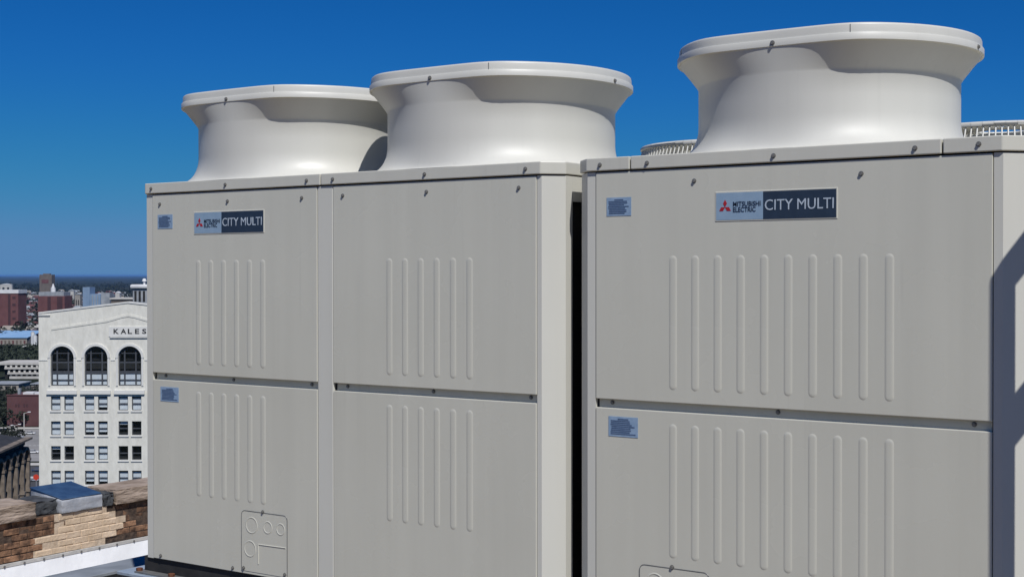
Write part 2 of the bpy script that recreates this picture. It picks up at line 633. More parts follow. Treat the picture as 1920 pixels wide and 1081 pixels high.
def fan_duct(parent, cx, cy, R, lip_s, lip_r, base_sx, base_sy):
    n = 96
    circ = [(cx + R * math.cos(2 * math.pi * i / n), cy + R * math.sin(2 * math.pi * i / n)) for i in range(n)]
    base = clipped_circle(cx, cy, R + 0.075, base_sx, base_sy, n)
    lip = clipped_circle(cx, cy, lip_r, 9.0, lip_s, n)

    def ring(A, B, b, z):
        return [(p[0] + (q[0] - p[0]) * b, p[1] + (q[1] - p[1]) * b, z) for p, q in zip(A, B)]
    rings = []
    hz = 0.105
    for i in range(13):
        t = math.pi / 2 * i / 12
        rings.append(ring(circ, base, 1 - math.sin(t), Z_CAP1 - 0.001 + hz * (1 - math.cos(t))))
    rings.append(ring(circ, base, 0, 1.70))
    z0, z1 = 1.768, 1.851
    for i in range(13):
        t = i / 12
        b = t ** 1.08
        rings.append(ring(circ, lip, 0.97 * b, z0 + (z1 - z0) * t))
    o = MB()
    o.loft(rings)
    d = o.build('fan_duct', 'duct', parent, 38)
    # inside wall
    o = MB()
    inner = [(cx + (p[0] - cx) * 0.965, cy + (p[1] - cy) * 0.965) for p in circ]
    linn = [(cx + (p[0] - cx) * 0.965, cy + (p[1] - cy) * 0.965) for p in lip]
    o.loft([ring(inner, inner, 0, 1.60), ring(inner, inner, 0, 1.75), ring(inner, linn, 1, 1.872)])
    o.build('inner_wall', 'duct', d, 38)
    # rim: lower band a little proud of the upper band, rounded over on top
    def off(k, z):
        return [(cx + (p[0] - cx) * k, cy + (p[1] - cy) * k, z) for p in lip]
    o = MB()
    o.loft([off(0.972, 1.848), off(0.998, 1.8455), off(1.004, 1.8475), off(1.004, 1.8660), off(1.001, 1.8680),
            off(0.992, 1.8685), off(0.991, 1.8905), off(0.988, 1.8950), off(0.982, 1.8970), off(0.962, 1.8975),
            off(0.957, 1.8930), off(0.957, 1.8700)])
    rim = o.build('rim', 'duct', d, 40)
    for ang_ in (0.62, 2.2, -1.05, -2.5):
        k = min(range(n), key=lambda i: abs((2 * math.pi * i / n - ang_ + math.pi) % (2 * math.pi) - math.pi))
        p = lip[k]
        sm = MB().cyl((cx + (p[0] - cx) * 0.9935, cy + (p[1] - cy) * 0.9935, 1.869), (cx + (p[0] - cx) * 0.9915, cy + (p[1] - cy) * 0.9915, 1.892), 0.0014, n=5)
        sm.build('seam', 'core', rim)
    # fan grille inside
    g = MB()
    for k in range(1, 9):
        rr = R * 0.955 * k / 8
        pts = [(cx + rr * math.cos(2 * math.pi * i / 40), cy + rr * math.sin(2 * math.pi * i / 40), 1.69) for i in range(40)]
        for a, b in zip(pts, pts[1:] + pts[:1]):
            g.cyl(a, b, 0.0025, n=4, caps=False)
    for k in range(8):
        a = math.pi * k / 4
        g.cyl((cx, cy, 1.695), (cx + R * 0.96 * math.cos(a), cy + R * 0.96 * math.sin(a), 1.695), 0.003, n=5)
    g.build('fan_grille', 'black', d)
    h = MB()
    h.cyl((cx, cy, 1.55), (cx, cy, 1.66), 0.09, n=20)
    for k in range(4):
        a = math.pi / 2 * k
        u, v = Vector((math.cos(a), math.sin(a), 0)), Vector((-math.sin(a), math.cos(a), 0))
        q = [Vector((cx, cy, 1.57)) + u * 0.08 + v * -0.05, Vector((cx, cy, 1.57)) + u * (R * 0.93) + v * -0.14,
             Vector((cx, cy, 1.63)) + u * (R * 0.93) + v * 0.14, Vector((cx, cy, 1.64)) + u * 0.08 + v * 0.06]
        h.bm.faces.new([h.bm.verts.new(p) for p in q])
    h.build('fan_blades', 'black', d)
    # rim screws
    link('screw', SCREW, None, rim, (cx, cy - lip_s * 1.004, 1.857))
    link('screw', SCREW, None, rim, (cx + lip_r * 1.004, cy, 1.857), (0, 0, math.pi / 2))
    link('screw', SCREW, None, rim, (cx - lip_r * 1.004, cy, 1.857), (0, 0, -math.pi / 2))
    return d


def top_cap(parent, x0, x1, cham_l, cham_r):
    ov = 0.006
    y0, y1 = -ov, DEPTH + ov
    c = CH + 0.004
    poly = []
    if cham_l:
        poly += [(x0 - c, y1), (x0 - c, c - ov), (x0, y0)]
    else:
        poly += [(x0, y1), (x0, y0)]
    if cham_r:
        poly += [(x1, y0), (x1 + c, c - ov), (x1 + c, y1)]
    else:
        poly += [(x1, y0), (x1, y1)]
    mb = MB()
    mb.prism(poly, Z_CAP0, Z_CAP1)
    es = [e for e in mb.bm.edges]
    bmesh.ops.bevel(mb.bm, geom=es, offset=0.003, segments=2, affect='EDGES', profile=0.5)
    return mb.build('top_cover', 'cap', parent)


def corner_post(parent, xf, side, strip):
    """front strip + 45 degree facet + side strip; side=+1 right end, -1 left end. xf: outer end of the front strip"""
    s = side
    t = 0.012
    y0 = 0.003
    poly = [(xf - s * strip, y0), (xf, y0), (xf + s * CH, y0 + CH), (xf + s * CH, y0 + CH + 0.042),
            (xf + s * (CH - t), y0 + CH + 0.042), (xf + s * (CH - t), y0 + CH + 0.005), (xf - s * 0.005, y0 + t), (xf - s * strip, y0 + t)]
    if s < 0:
        poly = poly[::-1]
    mb = MB()
    mb.prism(poly, 0.002, Z_CAP0 - 0.004)
    return mb.build('corner_post', 'post', parent)


def side_wall(parent, x, s):
    """coil side behind the corner post; x = outer face"""
    o = MB()
    o.box(min(x, x - s * 0.012), max(x, x - s * 0.012), 0.1035, DEPTH, 1.412, Z_CAP0 - 0.004)
    o.box(min(x, x - s * 0.012), max(x, x - s * 0.012), 0.1035, DEPTH, 0.002, 0.10)
    o.box(min(x, x - s * 0.012), max(x, x - s * 0.012), DEPTH - 0.06, DEPTH, 0.10, 1.412)
    p = o.build('side_frame', 'post', parent)
    c = MB()
    c.box(min(x - s * 0.03, x - s * 0.05), max(x - s * 0.03, x - s * 0.05), 0.09, DEPTH - 0.04, 0.05, 1.45)
    c.build('coil', 'coil', p)


def make_unit(label, x_left, x_right, panels, mid_posts, caps, fans, cap_screws, up_screws, mid_screws,
              rib_sets, logo_x, stickers, knock_x, group, base_screws):
    root = thing('air_conditioning_unit', label, 'air conditioner', (0, 0, 0), 0, group)
    # inner carcass
    c = MB()
    c.box(x_left + 0.002, x_right - 0.002, 0.0250, DEPTH - 0.01, 0.01, Z_CAP0 - 0.006)
    c.build('carcass', 'core', root)
    MB().box(x_left - CH, x_right + CH, DEPTH - 0.01, DEPTH, 0.0, Z_CAP0 - 0.005).build('back_panel', 'post', root)
    corner_post(root, x_left, -1, panels[0][0] - x_left - 0.0025)
    corner_post(root, x_right, 1, x_right - panels[-1][1] - 0.0025)
    for a, b in mid_posts:
        mb = MB()
        mb.box(a + 0.0025, b - 0.0025, 0.001, 0.015, 0.002, Z_CAP0 - 0.004, 0.003, 2)
        mb.build('centre_post', 'post', root)
    side_wall(root, x_left - CH, -1)
    side_wall(root, x_right + CH, 1)
    ups, los = [], []
    for a, b in panels:
        ups.append(panel(root, a, b, Z_MID1, Z_CAP0 - 0.005))
        los.append(panel(root, a, b, 0.004, Z_MID0, True))
    for i, xs, zu, zl in rib_sets:
        ribs(ups[i], xs, zu)
        ribs(los[i], xs, zl)
    for i, pts in enumerate(up_screws):
        screws(ups[i], pts, 0.0)
    for i, pts in enumerate(mid_screws):
        screws(los[i], pts, 0.0180)
    for i, pts in enumerate(base_screws):
        screws(los[i], pts, 0.0)
    cs = [top_cap(root, *a) for a in caps]
    for i, pts in enumerate(cap_screws):
        screws(cs[i], pts, -0.006)
    for f in fans:
        fan_duct(root, *f)
    logo(root, logo_x)
    for k, st in enumerate(stickers):
        sticker(root, *st, seed=k + 3)
    knockout(root, knock_x)
    # dark base skid with slotted lifting holes
    b = MB()
    b.box(x_left - 0.03, x_right + 0.03, 0.012, DEPTH - 0.01, -0.055, 0.004)
    sk = b.build('base_skid', 'black', root)
    f = MB()
    f.box(x_left - 0.045, x_right + 0.045, -0.03, 0.05, -0.062, -0.056)
    f.box(x_left - 0.045, x_right + 0.045, DEPTH - 0.06, DEPTH + 0.03, -0.062, -0.056)
    f.build('foot_flange', 'core', sk)
    return root


zr_u, zr_l = 1.016, 0.491
make_unit(
    'left grey rooftop air conditioner, double width, two round fan ducts on top',
    -0.038, 1.917, [(0.0, 0.912), (0.993, 1.897)], [(0.912, 0.993)],
    [(-0.038, 0.9325, True, False), (0.9375, 1.917, False, True)],
    [(0.428, 0.44, 0.428, 0.434, 0.495, 0.477, 0.447), (1.445, 0.44, 0.428, 0.434, 0.493, 0.477, 0.447)],
    [[(0.0, 1.520), (0.433, 1.520), (0.866, 1.519)], [(0.997, 1.519), (1.429, 1.519), (1.858, 1.519)]],
    [[(0.046, 1.4555), (0.439, 1.4555), (0.836, 1.4555)], [(1.041, 1.4575), (1.433, 1.4575), (1.827, 1.4575)]],
    [[(0.060, 0.7545), (0.4527, 0.7545), (0.870, 0.7545)], [(1.0485, 0.7555), (1.45, 0.7555), (1.8645, 0.7555)]],
    [(0, [0.272 + 0.0716 * i for i in range(6)], zr_u, zr_l), (1, [1.263 + 0.0716 * i for i in range(6)], zr_u, zr_l)],
    0.2515, [(0.033, 0.122, 1.355, 1.412), (0.047, 0.155, 0.652, 0.711)], 0.513, 'grey rooftop air conditioners',
    [[(0.045, 0.018), (0.463, 0.018)], [(1.04, 0.018), (1.45, 0.018)]])
make_unit(
    'right grey rooftop air conditioner, one wide front panel pair and a single fan duct',
    2.096, 3.415, [(2.129, 3.388)], [],
    [(2.096, 2.2565, True, False), (2.2615, 3.2495, False, False), (3.2545, 3.415, False, True)],
    [(2.738, 0.438, 0.413, 0.424, 0.480, 0.475, 0.445)],
    [[(2.148, 1.519)], [(2.321, 1.517), (2.750, 1.519), (3.176, 1.519)], [(3.352, 1.521)]],
    [[(2.484, 1.455), (3.018, 1.455)]],
    [[(2.1815, 0.7555), (2.755, 0.7555), (3.335, 0.7545)]],
    [(0, [2.4105 + 0.0768 * i for i in range(10)], zr_u, zr_l)],
    2.560, [(2.1705, 2.261, 1.354, 1.413), (2.1775, 2.2855, 0.649, 0.713)], 2.2924, 'grey rooftop air conditioners',
    [[(2.18, 0.018), (2.76, 0.018)]])


def rear_unit(label, cx, cy):
    root = thing('rear_air_conditioning_unit', label, 'air conditioner', (cx, cy, 0), 0, 'air conditioners in the row behind')
    b = MB()
    b.box(-0.56, 0.56, -0.43, 0.43, 0.0, 1.50, 0.004)
    b.build('casing', 'post', root)
    b = MB()
    b.box(-0.57, 0.57, -0.44, 0.44, 1.502, 1.545, 0.004)
    b.build('top_cover', 'cap', root)
    b = MB()
    b.box(-0.53, 0.53, -0.40, 0.40, -0.06, -0.001)
    b.build('base_skid', 'black', root)
    g = MB()
    R, z0, z1 = 0.43, 1.547, 1.735
    n = 120
    for i in range(n):
        a = 2 * math.pi * i / n
        c, s = math.cos(a), math.sin(a)
        pts = [(R * c, R * s, z0), (R * c, R * s, z1 - 0.07), ((R - 0.018) * c, (R - 0.018) * s, z1 - 0.02), ((R - 0.07) * c, (R - 0.07) * s, z1 - 0.003), (0.10 * c, 0.10 * s, z1)]
        for p, q in zip(pts, pts[1:]):
            g.cyl(p, q, 0.0034, n=5, caps=False)
    gd = g.build('guard_bars', 'duct', root)
    for zz, rr, th in ((z1 - 0.012, R - 0.016, 0.010), (z0 + 0.035, R + 0.004, 0.0055), (z1 - 0.002, R - 0.17, 0.005), (z1, 0.10, 0.006), (z1 - 0.001, R - 0.08, 0.004)):
        r = MB()
        pts = [(rr * math.cos(2 * math.pi * i / 64), rr * math.sin(2 * math.pi * i / 64), zz) for i in range(64)]
        for p, q in zip(pts, pts[1:] + pts[:1]):
            r.cyl(p, q, th, n=6, caps=False)
        r.build('guard_ring', 'duct', root, 60)
    f = MB()
    f.cyl((0, 0, 1.546), (0, 0, 1.690), 0.385, n=48)
    f.build('fan_shroud', 'post', root, 40)
    return root


rear_unit('rear unit with low wire fan guard showing between the middle and right fan ducts', 1.76, 1.80)
rear_unit('rear unit with low wire fan guard at the right edge behind the right fan duct', 2.92, 1.80)

# added out of view: steel braces shaped to throw the right corner's diagonal shadow
def shadow_caster():
    root = thing('steel_trestle', 'steel trestle with diagonal braces whose shadow falls on the right corner', 'steel frame')
    T = 0.75
    off = SUN_DIR * T
    n = Vector((1, -1, 0)).normalized()
    u = Vector((1, 1, 0)).normalized()

    def P(a, z, k=0.0):
        return Vector((3.415, 0.003, z)) + u * a + off + n * k

    def strip(name, quad):
        mb = MB()
        A = [mb.bm.verts.new(P(a, z, 0)) for a, z in quad]
        B = [mb.bm.verts.new(P(a, z, 0.012)) for a, z in quad]
        mb.bm.faces.new(A)
        mb.bm.faces.new(B[::-1])
        for i in range(4):
            j = (i + 1) % 4
            mb.bm.faces.new((A[j], A[i], B[i], B[j]))
        mb.build(name, 'steel', root)
    zb = -2.3 - off.z
    strip('post', [(-0.022, zb), (0.037, zb), (0.037, 1.235), (-0.022, 1.18)])
    strip('brace', [(0.037, 1.150), (0.60, 1.80), (0.60, 1.93), (-0.022, 1.183)])
    strip('brace', [(0.0372, 0.714), (0.60, 1.37), (0.60, 1.50), (0.0372, 0.846)])
    strip('post', [(0.6005, zb), (0.68, zb), (0.68, 1.98), (0.6005, 1.98)])


shadow_caster()

# steel dunnage under the units
def beam_x(label, x0, x1, yc, ztop, material, h=0.20, w=0.16):
    root = thing('support_beam', label, 'steel beam', (0, 0, 0), 0, 'steel beams under the units')
    MB().box(x0, x1, yc - w / 2, yc + w / 2, ztop - 0.014, ztop, 0.002).build('top_flange', material, root)
    MB().box(x0, x1, yc - 0.006, yc + 0.006, ztop - h + 0.014, ztop - 0.014).build('web', material, root)
    MB().box(x0, x1, yc - w / 2, yc + w / 2, ztop - h, ztop - h + 0.014, 0.002).build('bottom_flange', material, root)
    return root


def beam_y(label, y0, y1, xc, ztop, material, h=0.22, w=0.18):
    root = thing('support_beam', label, 'steel beam', (0, 0, 0), 0, 'steel beams under the units')
    MB().box(xc - w / 2, xc + w / 2, y0, y1, ztop - 0.016, ztop, 0.002).build('top_flange', material, root)
    MB().box(xc - 0.006, xc + 0.006, y0, y1, ztop - h + 0.016, ztop - 0.016).build('web', material, root)
    MB().box(xc - w / 2, xc + w / 2, y0, y1, ztop - h, ztop - h + 0.016, 0.002).build('bottom_flange', material, root)
    for yb in (y0 + 0.3, y1 - 0.3):
        MB().box(xc - 0.06, xc + 0.06, yb - 0.06, yb + 0.06, -2.452, ztop - h - 0.001).build('leg', material, root)
    return root


bx = beam_x('pale blue galvanised beam end under the left unit front corner', -0.17, 3.6, 0.03, -0.0625, 'galv')
for xx in (-0.075, 0.12, 1.0, 1.9):
    b = MB()
    b.cyl((xx, -0.01, -0.062), (xx, -0.01, -0.045), 0.014, n=6)
    b.build('bolt', 'rust', bx)
beam_x('galvanised beam under the back edge of the units', -0.17, 3.6, 0.86, -0.0625, 'galv')
beam_y('long blue grey beam running back left of the units, below the white flashing', -4.5, 4.2, -1.03, -0.265, 'galv_dark')
beam_y('blue grey beam running back beneath the middle of the units', -0.5, 3.2, 1.9, -0.265, 'galv_dark')
beam_y('blue grey beam running back beneath the right unit', -0.5, 3.2, 3.5, -0.265, 'galv_dark')
beam_x('galvanised beam carrying the rear units', 1.1, 3.6, 1.45, -0.0625, 'galv')
beam_x('galvanised rearmost beam carrying the rear units', 1.1, 3.6, 2.15, -0.0625, 'galv')

# ------------------------------------------------------------------ roof deck and parapet
ROOF_Z = -2.45
deck = MB()
deck.box(-8.86, 16.0, -16.0, 16.0, ROOF_Z - 0.3, ROOF_Z)
tag(deck.build('roof_deck', 'deck'), 'pale membrane roof below the units', kind='structure')

XP = -8.78
par = thing('parapet_wall', 'old brown brick parapet with stone coping and a tan brick patch', 'wall', (XP, 0, 0))
Y0P, Y1P = 3.6, 9.6
YA, YB = -16.0, 16.0
core = MB()
core.box(-0.44, -0.014, YA, YB, ROOF_Z, -1.5525)
core.build('brickwork_core', 'mortar', par)
nm = MB()
nm.box(-0.013, -0.010, 5.93, 7.02, -1.995, -1.56)
# image-derived extents of the new-brick patch, course by course (top to bottom), in metres along the wall
patch = [(6.21, 6.74), (6.21, 6.87), (6.21, 7.02), (5.93, 6.96), (6.05, 6.88), (5.93, 6.72)]
for k, (a, b) in enumerate(patch):
    pass
nm.bm.free()
bl, bh = 0.205, 0.065
course = 0.075


def brick_mesh(length, seed):
    r = random.Random(seed)
    mb = MB()
    mb.box(-0.10, 0.0, -length / 2, length / 2, -bh / 2, bh / 2, 0.006)
    for v in mb.bm.verts:
        v.co += Vector((r.uniform(-0.004, 0.004), r.uniform(-0.004, 0.004), r.uniform(-0.003, 0.003)))
    return mb.mesh('brick')


OLD = [brick_mesh(0.195, i) for i in range(4)]
NEW = [brick_mesh(0.199, i + 20) for i in range(3)]
for m_ in OLD:
    m_.materials.append(M['brick'])
for m_ in NEW:
    m_.materials.append(M['newbrick'])
r = random.Random(11)
missing = {(4, 5.99), (5, 6.80), (1, 6.93)}
for k in range(6):
    zc = -1.5525 - course * (k + 0.5)
    y = Y0P + (0.1025 if k % 2 else 0.0)
    while y < Y1P:
        a, b = patch[k]
        new = a - 0.03 <= y <= b + 0.03
        void = any(k == kk and abs(y - yy) < 0.105 for kk, yy in missing)
        if not void:
            me = r.choice(NEW if new else OLD)
            if new:
                x = 0.004 + r.uniform(-0.002, 0.002)
            else:
                x = r.uniform(-0.020, 0.003)
            link('brick', me, None, par, (x, y, zc), (0, 0, r.uniform(-0.02, 0.02) if not new else 0))
        y += bl
# light mortar slurry between the new bricks
for k, (a, b) in enumerate(patch):
    zt = -1.5525 - course * k
    MB().box(-0.012, -0.004, a - 0.10, b + 0.10, zt - course, zt + (0.0 if k else 0.0)).build('new_mortar_bed', 'newmortar', par)


def rough_block(x0, x1, y0, y1, z0, z1, seed, jit=0.008, slope=0.0, cuts=5, bev=0.012):
    mb = MB()
    mb.box(x0, x1, y0, y1, z0, z1)
    bmesh.ops.bevel(mb.bm, geom=mb.bm.edges[:], offset=bev, segments=2, affect='EDGES', profile=0.5)
    bmesh.ops.subdivide_edges(mb.bm, edges=[e for e in mb.bm.edges if e.calc_length() > 0.08], cuts=cuts, use_grid_fill=True)
    rr = random.Random(seed)
    for v in mb.bm.verts:
        if slope and v.co.z > (z0 + z1) / 2:
            v.co.z += slope * (x1 - v.co.x) / (x1 - x0)
        v.co += Vector((rr.uniform(-jit, jit), rr.uniform(-jit, jit), rr.uniform(-jit, jit) * 0.7))
    return mb


ZC = -1.5495
# old coping stones
edges = [(-16.0, -4.2), (-4.18, 0.6), (0.615, 2.6), (2.615, 4.55), (4.565, 5.828)]
for i, (a, b) in enumerate(edges):
    rough_block(-0.50, 0.045, a, b, ZC, -1.365, i, 0.009).build('coping_stone', 'stone', par, 40)
edges = [(6.945, 8.15), (8.165, 9.9), (9.915, 12.0), (12.015, 16.0)]
for i, (a, b) in enumerate(edges):
    rough_block(-0.50, 0.045, a, b, ZC, -1.375, 40 + i, 0.009).build('coping_stone', 'stone', par, 40)
# dark stubs left where coping is missing
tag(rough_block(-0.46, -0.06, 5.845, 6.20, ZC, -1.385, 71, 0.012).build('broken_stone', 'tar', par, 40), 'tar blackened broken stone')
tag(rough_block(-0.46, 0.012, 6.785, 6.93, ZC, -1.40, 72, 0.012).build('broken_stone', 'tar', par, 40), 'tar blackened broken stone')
# the replacement capstone with a sloped blue top
cs = rough_block(-0.54, 0.034, 6.185, 6.755, ZC, -1.402, 73, 0.004, slope=0.088).build('capstone', 'capstone', par, 40)
tag(cs, 'pale cement capstone with sloped blue top')
mb = MB()
q = [(-0.54, 6.17, -1.308), (0.026, 6.196, -1.397), (0.026, 6.745, -1.396), (-0.54, 6.75, -1.306)]
A = [mb.bm.verts.new(p) for p in q]
B = [mb.bm.verts.new((p[0], p[1], p[2] + 0.014)) for p in q]
mb.bm.faces.new(A[::-1])
mb.bm.faces.new(B)
for i in range(4):
    j = (i + 1) % 4
    mb.bm.faces.new((A[i], A[j], B[j], B[i]))
bmesh.ops.bevel(mb.bm, geom=mb.bm.edges[:], offset=0.004, segments=1, affect='EDGES')
mb.build('blue_coating', 'captop', cs, 40)
# dark bed joint beneath the coping
MB().box(-0.40, -0.006, YA, 5.83, -1.5555, -1.5475).build('bed_joint', 'tar', par)
MB().box(-0.40, -0.006, 6.94, YB, -1.5555, -1.5475).build('bed_joint', 'tar', par)
# white membrane flashing and its termination bar
fl = MB()
A = [(0.010, -2.03), (0.022, -2.035), (0.075, -2.20), (0.16, -2.42), (0.26, -2.447), (0.010, -2.447)]
va = [fl.bm.verts.new((x, YA, z)) for x, z in A]
vb = [fl.bm.verts.new((x, YB, z)) for x, z in A]
for i in range(len(A)):
    j = (i + 1) % len(A)
    fl.bm.faces.new((va[i], va[j], vb[j], vb[i]))
fl.bm.faces.new(va[::-1])
fl.bm.faces.new(vb)
fo = fl.build('flashing', 'membrane', par)
tb = MB().box(0.006, 0.030, YA, YB, -2.036, -1.998, 0.002).build('termination_bar', 'termbar', par)
FAST = MB().cyl((0.0, 0, 0), (0.012, 0, 0), 0.012, n=8).mesh('fastener')
FAST.materials.append(M['screw'])
y = 3.9
while y < 9.6:
    link('fastener', FAST, None, tb, (0.029, y, -2.022))
    y += 0.255

# ------------------------------------------------------------------ the city below
GROUND = -74.0
FH = Vector((-math.sin(YAW), math.cos(YAW), 0))
RH = Vector((math.cos(YAW), math.sin(YAW), 0))
HOR = 514.4


def spot(px, d, z=GROUND):
    """a place in the city: bearing (in 1/2600ths right of 960) and distance ahead"""
    p = Vector((EYE.x, EYE.y, 0)) + RH * ((px - 960) / FOCAL_PX * d) + FH * d
    return (p.x, p.y, z)


def hgt(y, d):
    """height above the city ground of something seen y below the horizon line at distance d"""
    return EYE.z - (y - HOR) * d / FOCAL_PX - GROUND


g = MB()
S = 150000.0
vs = [g.bm.verts.new(p) for p in ((-S, -S, GROUND), (S, -S, GROUND), (S, S, GROUND), (-S, S, GROUND))]
g.bm.faces.new(vs)
tag(g.build('ground', 'ground'), 'wooded flat land reaching to the horizon', kind='structure')

# --- the white office building with the arched top storey
D = 215.0
K = D / FOCAL_PX
kal = thing('office_building', 'white office building with arched top windows and KALES sign', 'building', spot(72, D), YAW)


def kx(px):
    return (px - 72) * K


def kz(y):
    return hgt(y, D)


W = kx(408)
bays = [116 + 63.4 * i for i in range(5)]
TH = 0.75
zf = kz(1010)                    # below this the facade is plain
wall = MB()
wall.box(0, W, TH + 0.6, 26.0, 0.0, kz(600))
wall.box(0, W, 0.0, TH + 0.6, 0.0, zf)
wall.box(0, 0.6, TH, 26, kz(600), kz(592))
rows = [(742, 768), (788.3, 814.5), (834.8, 861), (881, 907.5), (927.5, 954), (974, 1000)]
# columns of wall between openings
cols = []
for c in bays:
    cols.append((c - 21.5, c - 3.5))
    cols.append((c + 3.5, c + 21.5))
# window storeys: full-height strips
edge = 72.0
for a, b in cols:
    wall.box(kx(edge), kx(a), 0.0, TH, zf, kz(735))
    zs = [735] + [v for rw in rows for v in rw] + [1010]
    for i in range(0, len(zs), 2):
        wall.box(kx(a), kx(b), 0.0, TH, kz(zs[i + 1]), kz(zs[i]))
    edge = b
wall.box(kx(edge), kx(408), 0.0, TH, zf, kz(735))
# arched storey
edge = 72.0
SPR, RAD = 669.5, 21.5


def gable(px):
    return 587.0 - 20.0 * (1 - abs(px - 240) / 168.0)


for c in bays:
    a, b = c - RAD, c + RAD
    wall.slab_xz([(kx(edge), kz(735)), (kx(a), kz(735)), (kx(a), kz(gable(a))), (kx(edge), kz(gable(edge)))], 0.0, TH)
    wall.box(kx(a), kx(b), 0.0, TH, kz(735), kz(722))
    n = 14
    for i in range(n):
        t0, t1 = math.pi * i / n, math.pi * (i + 1) / n
        xa, xb = c - RAD * math.cos(t0), c - RAD * math.cos(t1)
        ya, yb = SPR - RAD * math.sin(t0), SPR - RAD * math.sin(t1)
        wall.slab_xz([(kx(xa), kz(ya)), (kx(xb), kz(yb)), (kx(xb), kz(gable(xb))), (kx(xa), kz(gable(xa)))], 0.0, TH)
    edge = b
wall.slab_xz([(kx(edge), kz(735)), (kx(408), kz(735)), (kx(408), kz(gable(408))), (kx(edge), kz(gable(edge)))], 0.0, TH)
wall.build('wall', 'kales', kal)
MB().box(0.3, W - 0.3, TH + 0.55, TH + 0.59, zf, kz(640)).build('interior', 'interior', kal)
# copings and mouldings
tr = MB()
for s in (-1, 1):
    xs = (72, 240) if s < 0 else (240, 408)
    tr.slab_xz([(kx(xs[0]), kz(gable(xs[0]) - 0.2)), (kx(xs[1]), kz(gable(xs[1]) - 0.2)), (kx(xs[1]), kz(gable(xs[1]) - 3.2)), (kx(xs[0]), kz(gable(xs[0]) - 3.2))], -0.10, TH + 0.2)
tr.build('coping', 'kales_trim', kal)
for s in (-1, 1):
    q = [(96, 613), (200, 598), (228, 590), (240, 588)] if s < 0 else [(240, 588), (252, 590), (280, 598), (384, 613)]
    mo = MB()
    for (xa, ya), (xb, yb) in zip(q, q[1:]):
        mo.slab_xz([(kx(xa), kz(ya + 4.5)), (kx(xb), kz(yb + 4.5)), (kx(xb), kz(yb)), (kx(xa), kz(ya))], -0.07, -0.002)
    mo.build('raking_moulding', 'kales', kal)
MB().box(0.02, kx(94), -0.16, -0.002, kz(590.5), kz(588.0)).build('string_course', 'kales_trim', kal)
for c in bays:
    ar = MB()
    n = 18
    for i in range(n):
        t0, t1 = math.pi * i / n, math.pi * (i + 1) / n
        p = []
        for rr, t in ((RAD + 0.6, t0), (RAD + 0.6, t1), (RAD + 5.2, t1), (RAD + 5.2, t0)):
            p.append((kx(c - rr * math.cos(t)), kz(SPR - rr * math.sin(t))))
        ar.slab_xz(p, -0.17, -0.002)
    for s in (-1, 1):
        a, b = sorted((c + s * (RAD + 0.6), c + s * (RAD + 4.2)))
        ar.box(kx(a), kx(b), -0.12, -0.002, kz(722), kz(SPR))
    ar.build('arch_moulding', 'kales_trim', kal)
    MB().box(kx(c - 29), kx(c + 28), -0.28, -0.002, kz(737.5), kz(730)).build('ledge', 'kales_trim', kal)
    # belt line at the springing
for e0, e1 in zip([72] + [c + 27.5 for c in bays], [c - 27.5 for c in bays] + [408]):
    MB().box(kx(e0) + 0.01, kx(e1), -0.07, -0.002, kz(674.5), kz(672.5)).build('string_course', 'kales_trim', kal)

rw_ = random.Random(5)
pane_cache = {}


def sash(parent, a, b, yt, yb, blind):
    x0, x1, z0, z1 = kx(a), kx(b), kz(yb), kz(yt)
    f = MB()
    t = 0.11
    f.box(x0, x0 + t, 0.22, 0.32, z0, z1)
    f.box(x1 - t, x1, 0.22, 0.32, z0, z1)
    f.box(x0 + t, x1 - t, 0.22, 0.32, z1 - t, z1)
    f.box(x0 + t, x1 - t, 0.22, 0.32, z0, z0 + t)
    zm = (z0 + z1) / 2 - 0.05
    f.box(x0 + t, x1 - t, 0.22, 0.32, zm - 0.09, zm + 0.09)
    w = f.build('window', 'frame', parent)
    MB().box(x0 + t, x1 - t, 0.26, 0.275, z0 + t, zm - 0.09).build('pane', 'pane', w)
    MB().box(x0 + t, x1 - t, 0.26, 0.275, zm + 0.09, z1 - t).build('pane', 'pane', w)
    if blind:
        MB().box(x0 + t, x1 - t, 0.36, 0.38, z0 + blind[0] * (z1 - z0), z0 + blind[1] * (z1 - z0)).build('blind', 'blind', w)
    MB().box(x0 - 0.12, x1 + 0.12, -0.13, -0.002, z0 - 0.26, z0 - 0.02).build('sill', 'kales_trim', w)


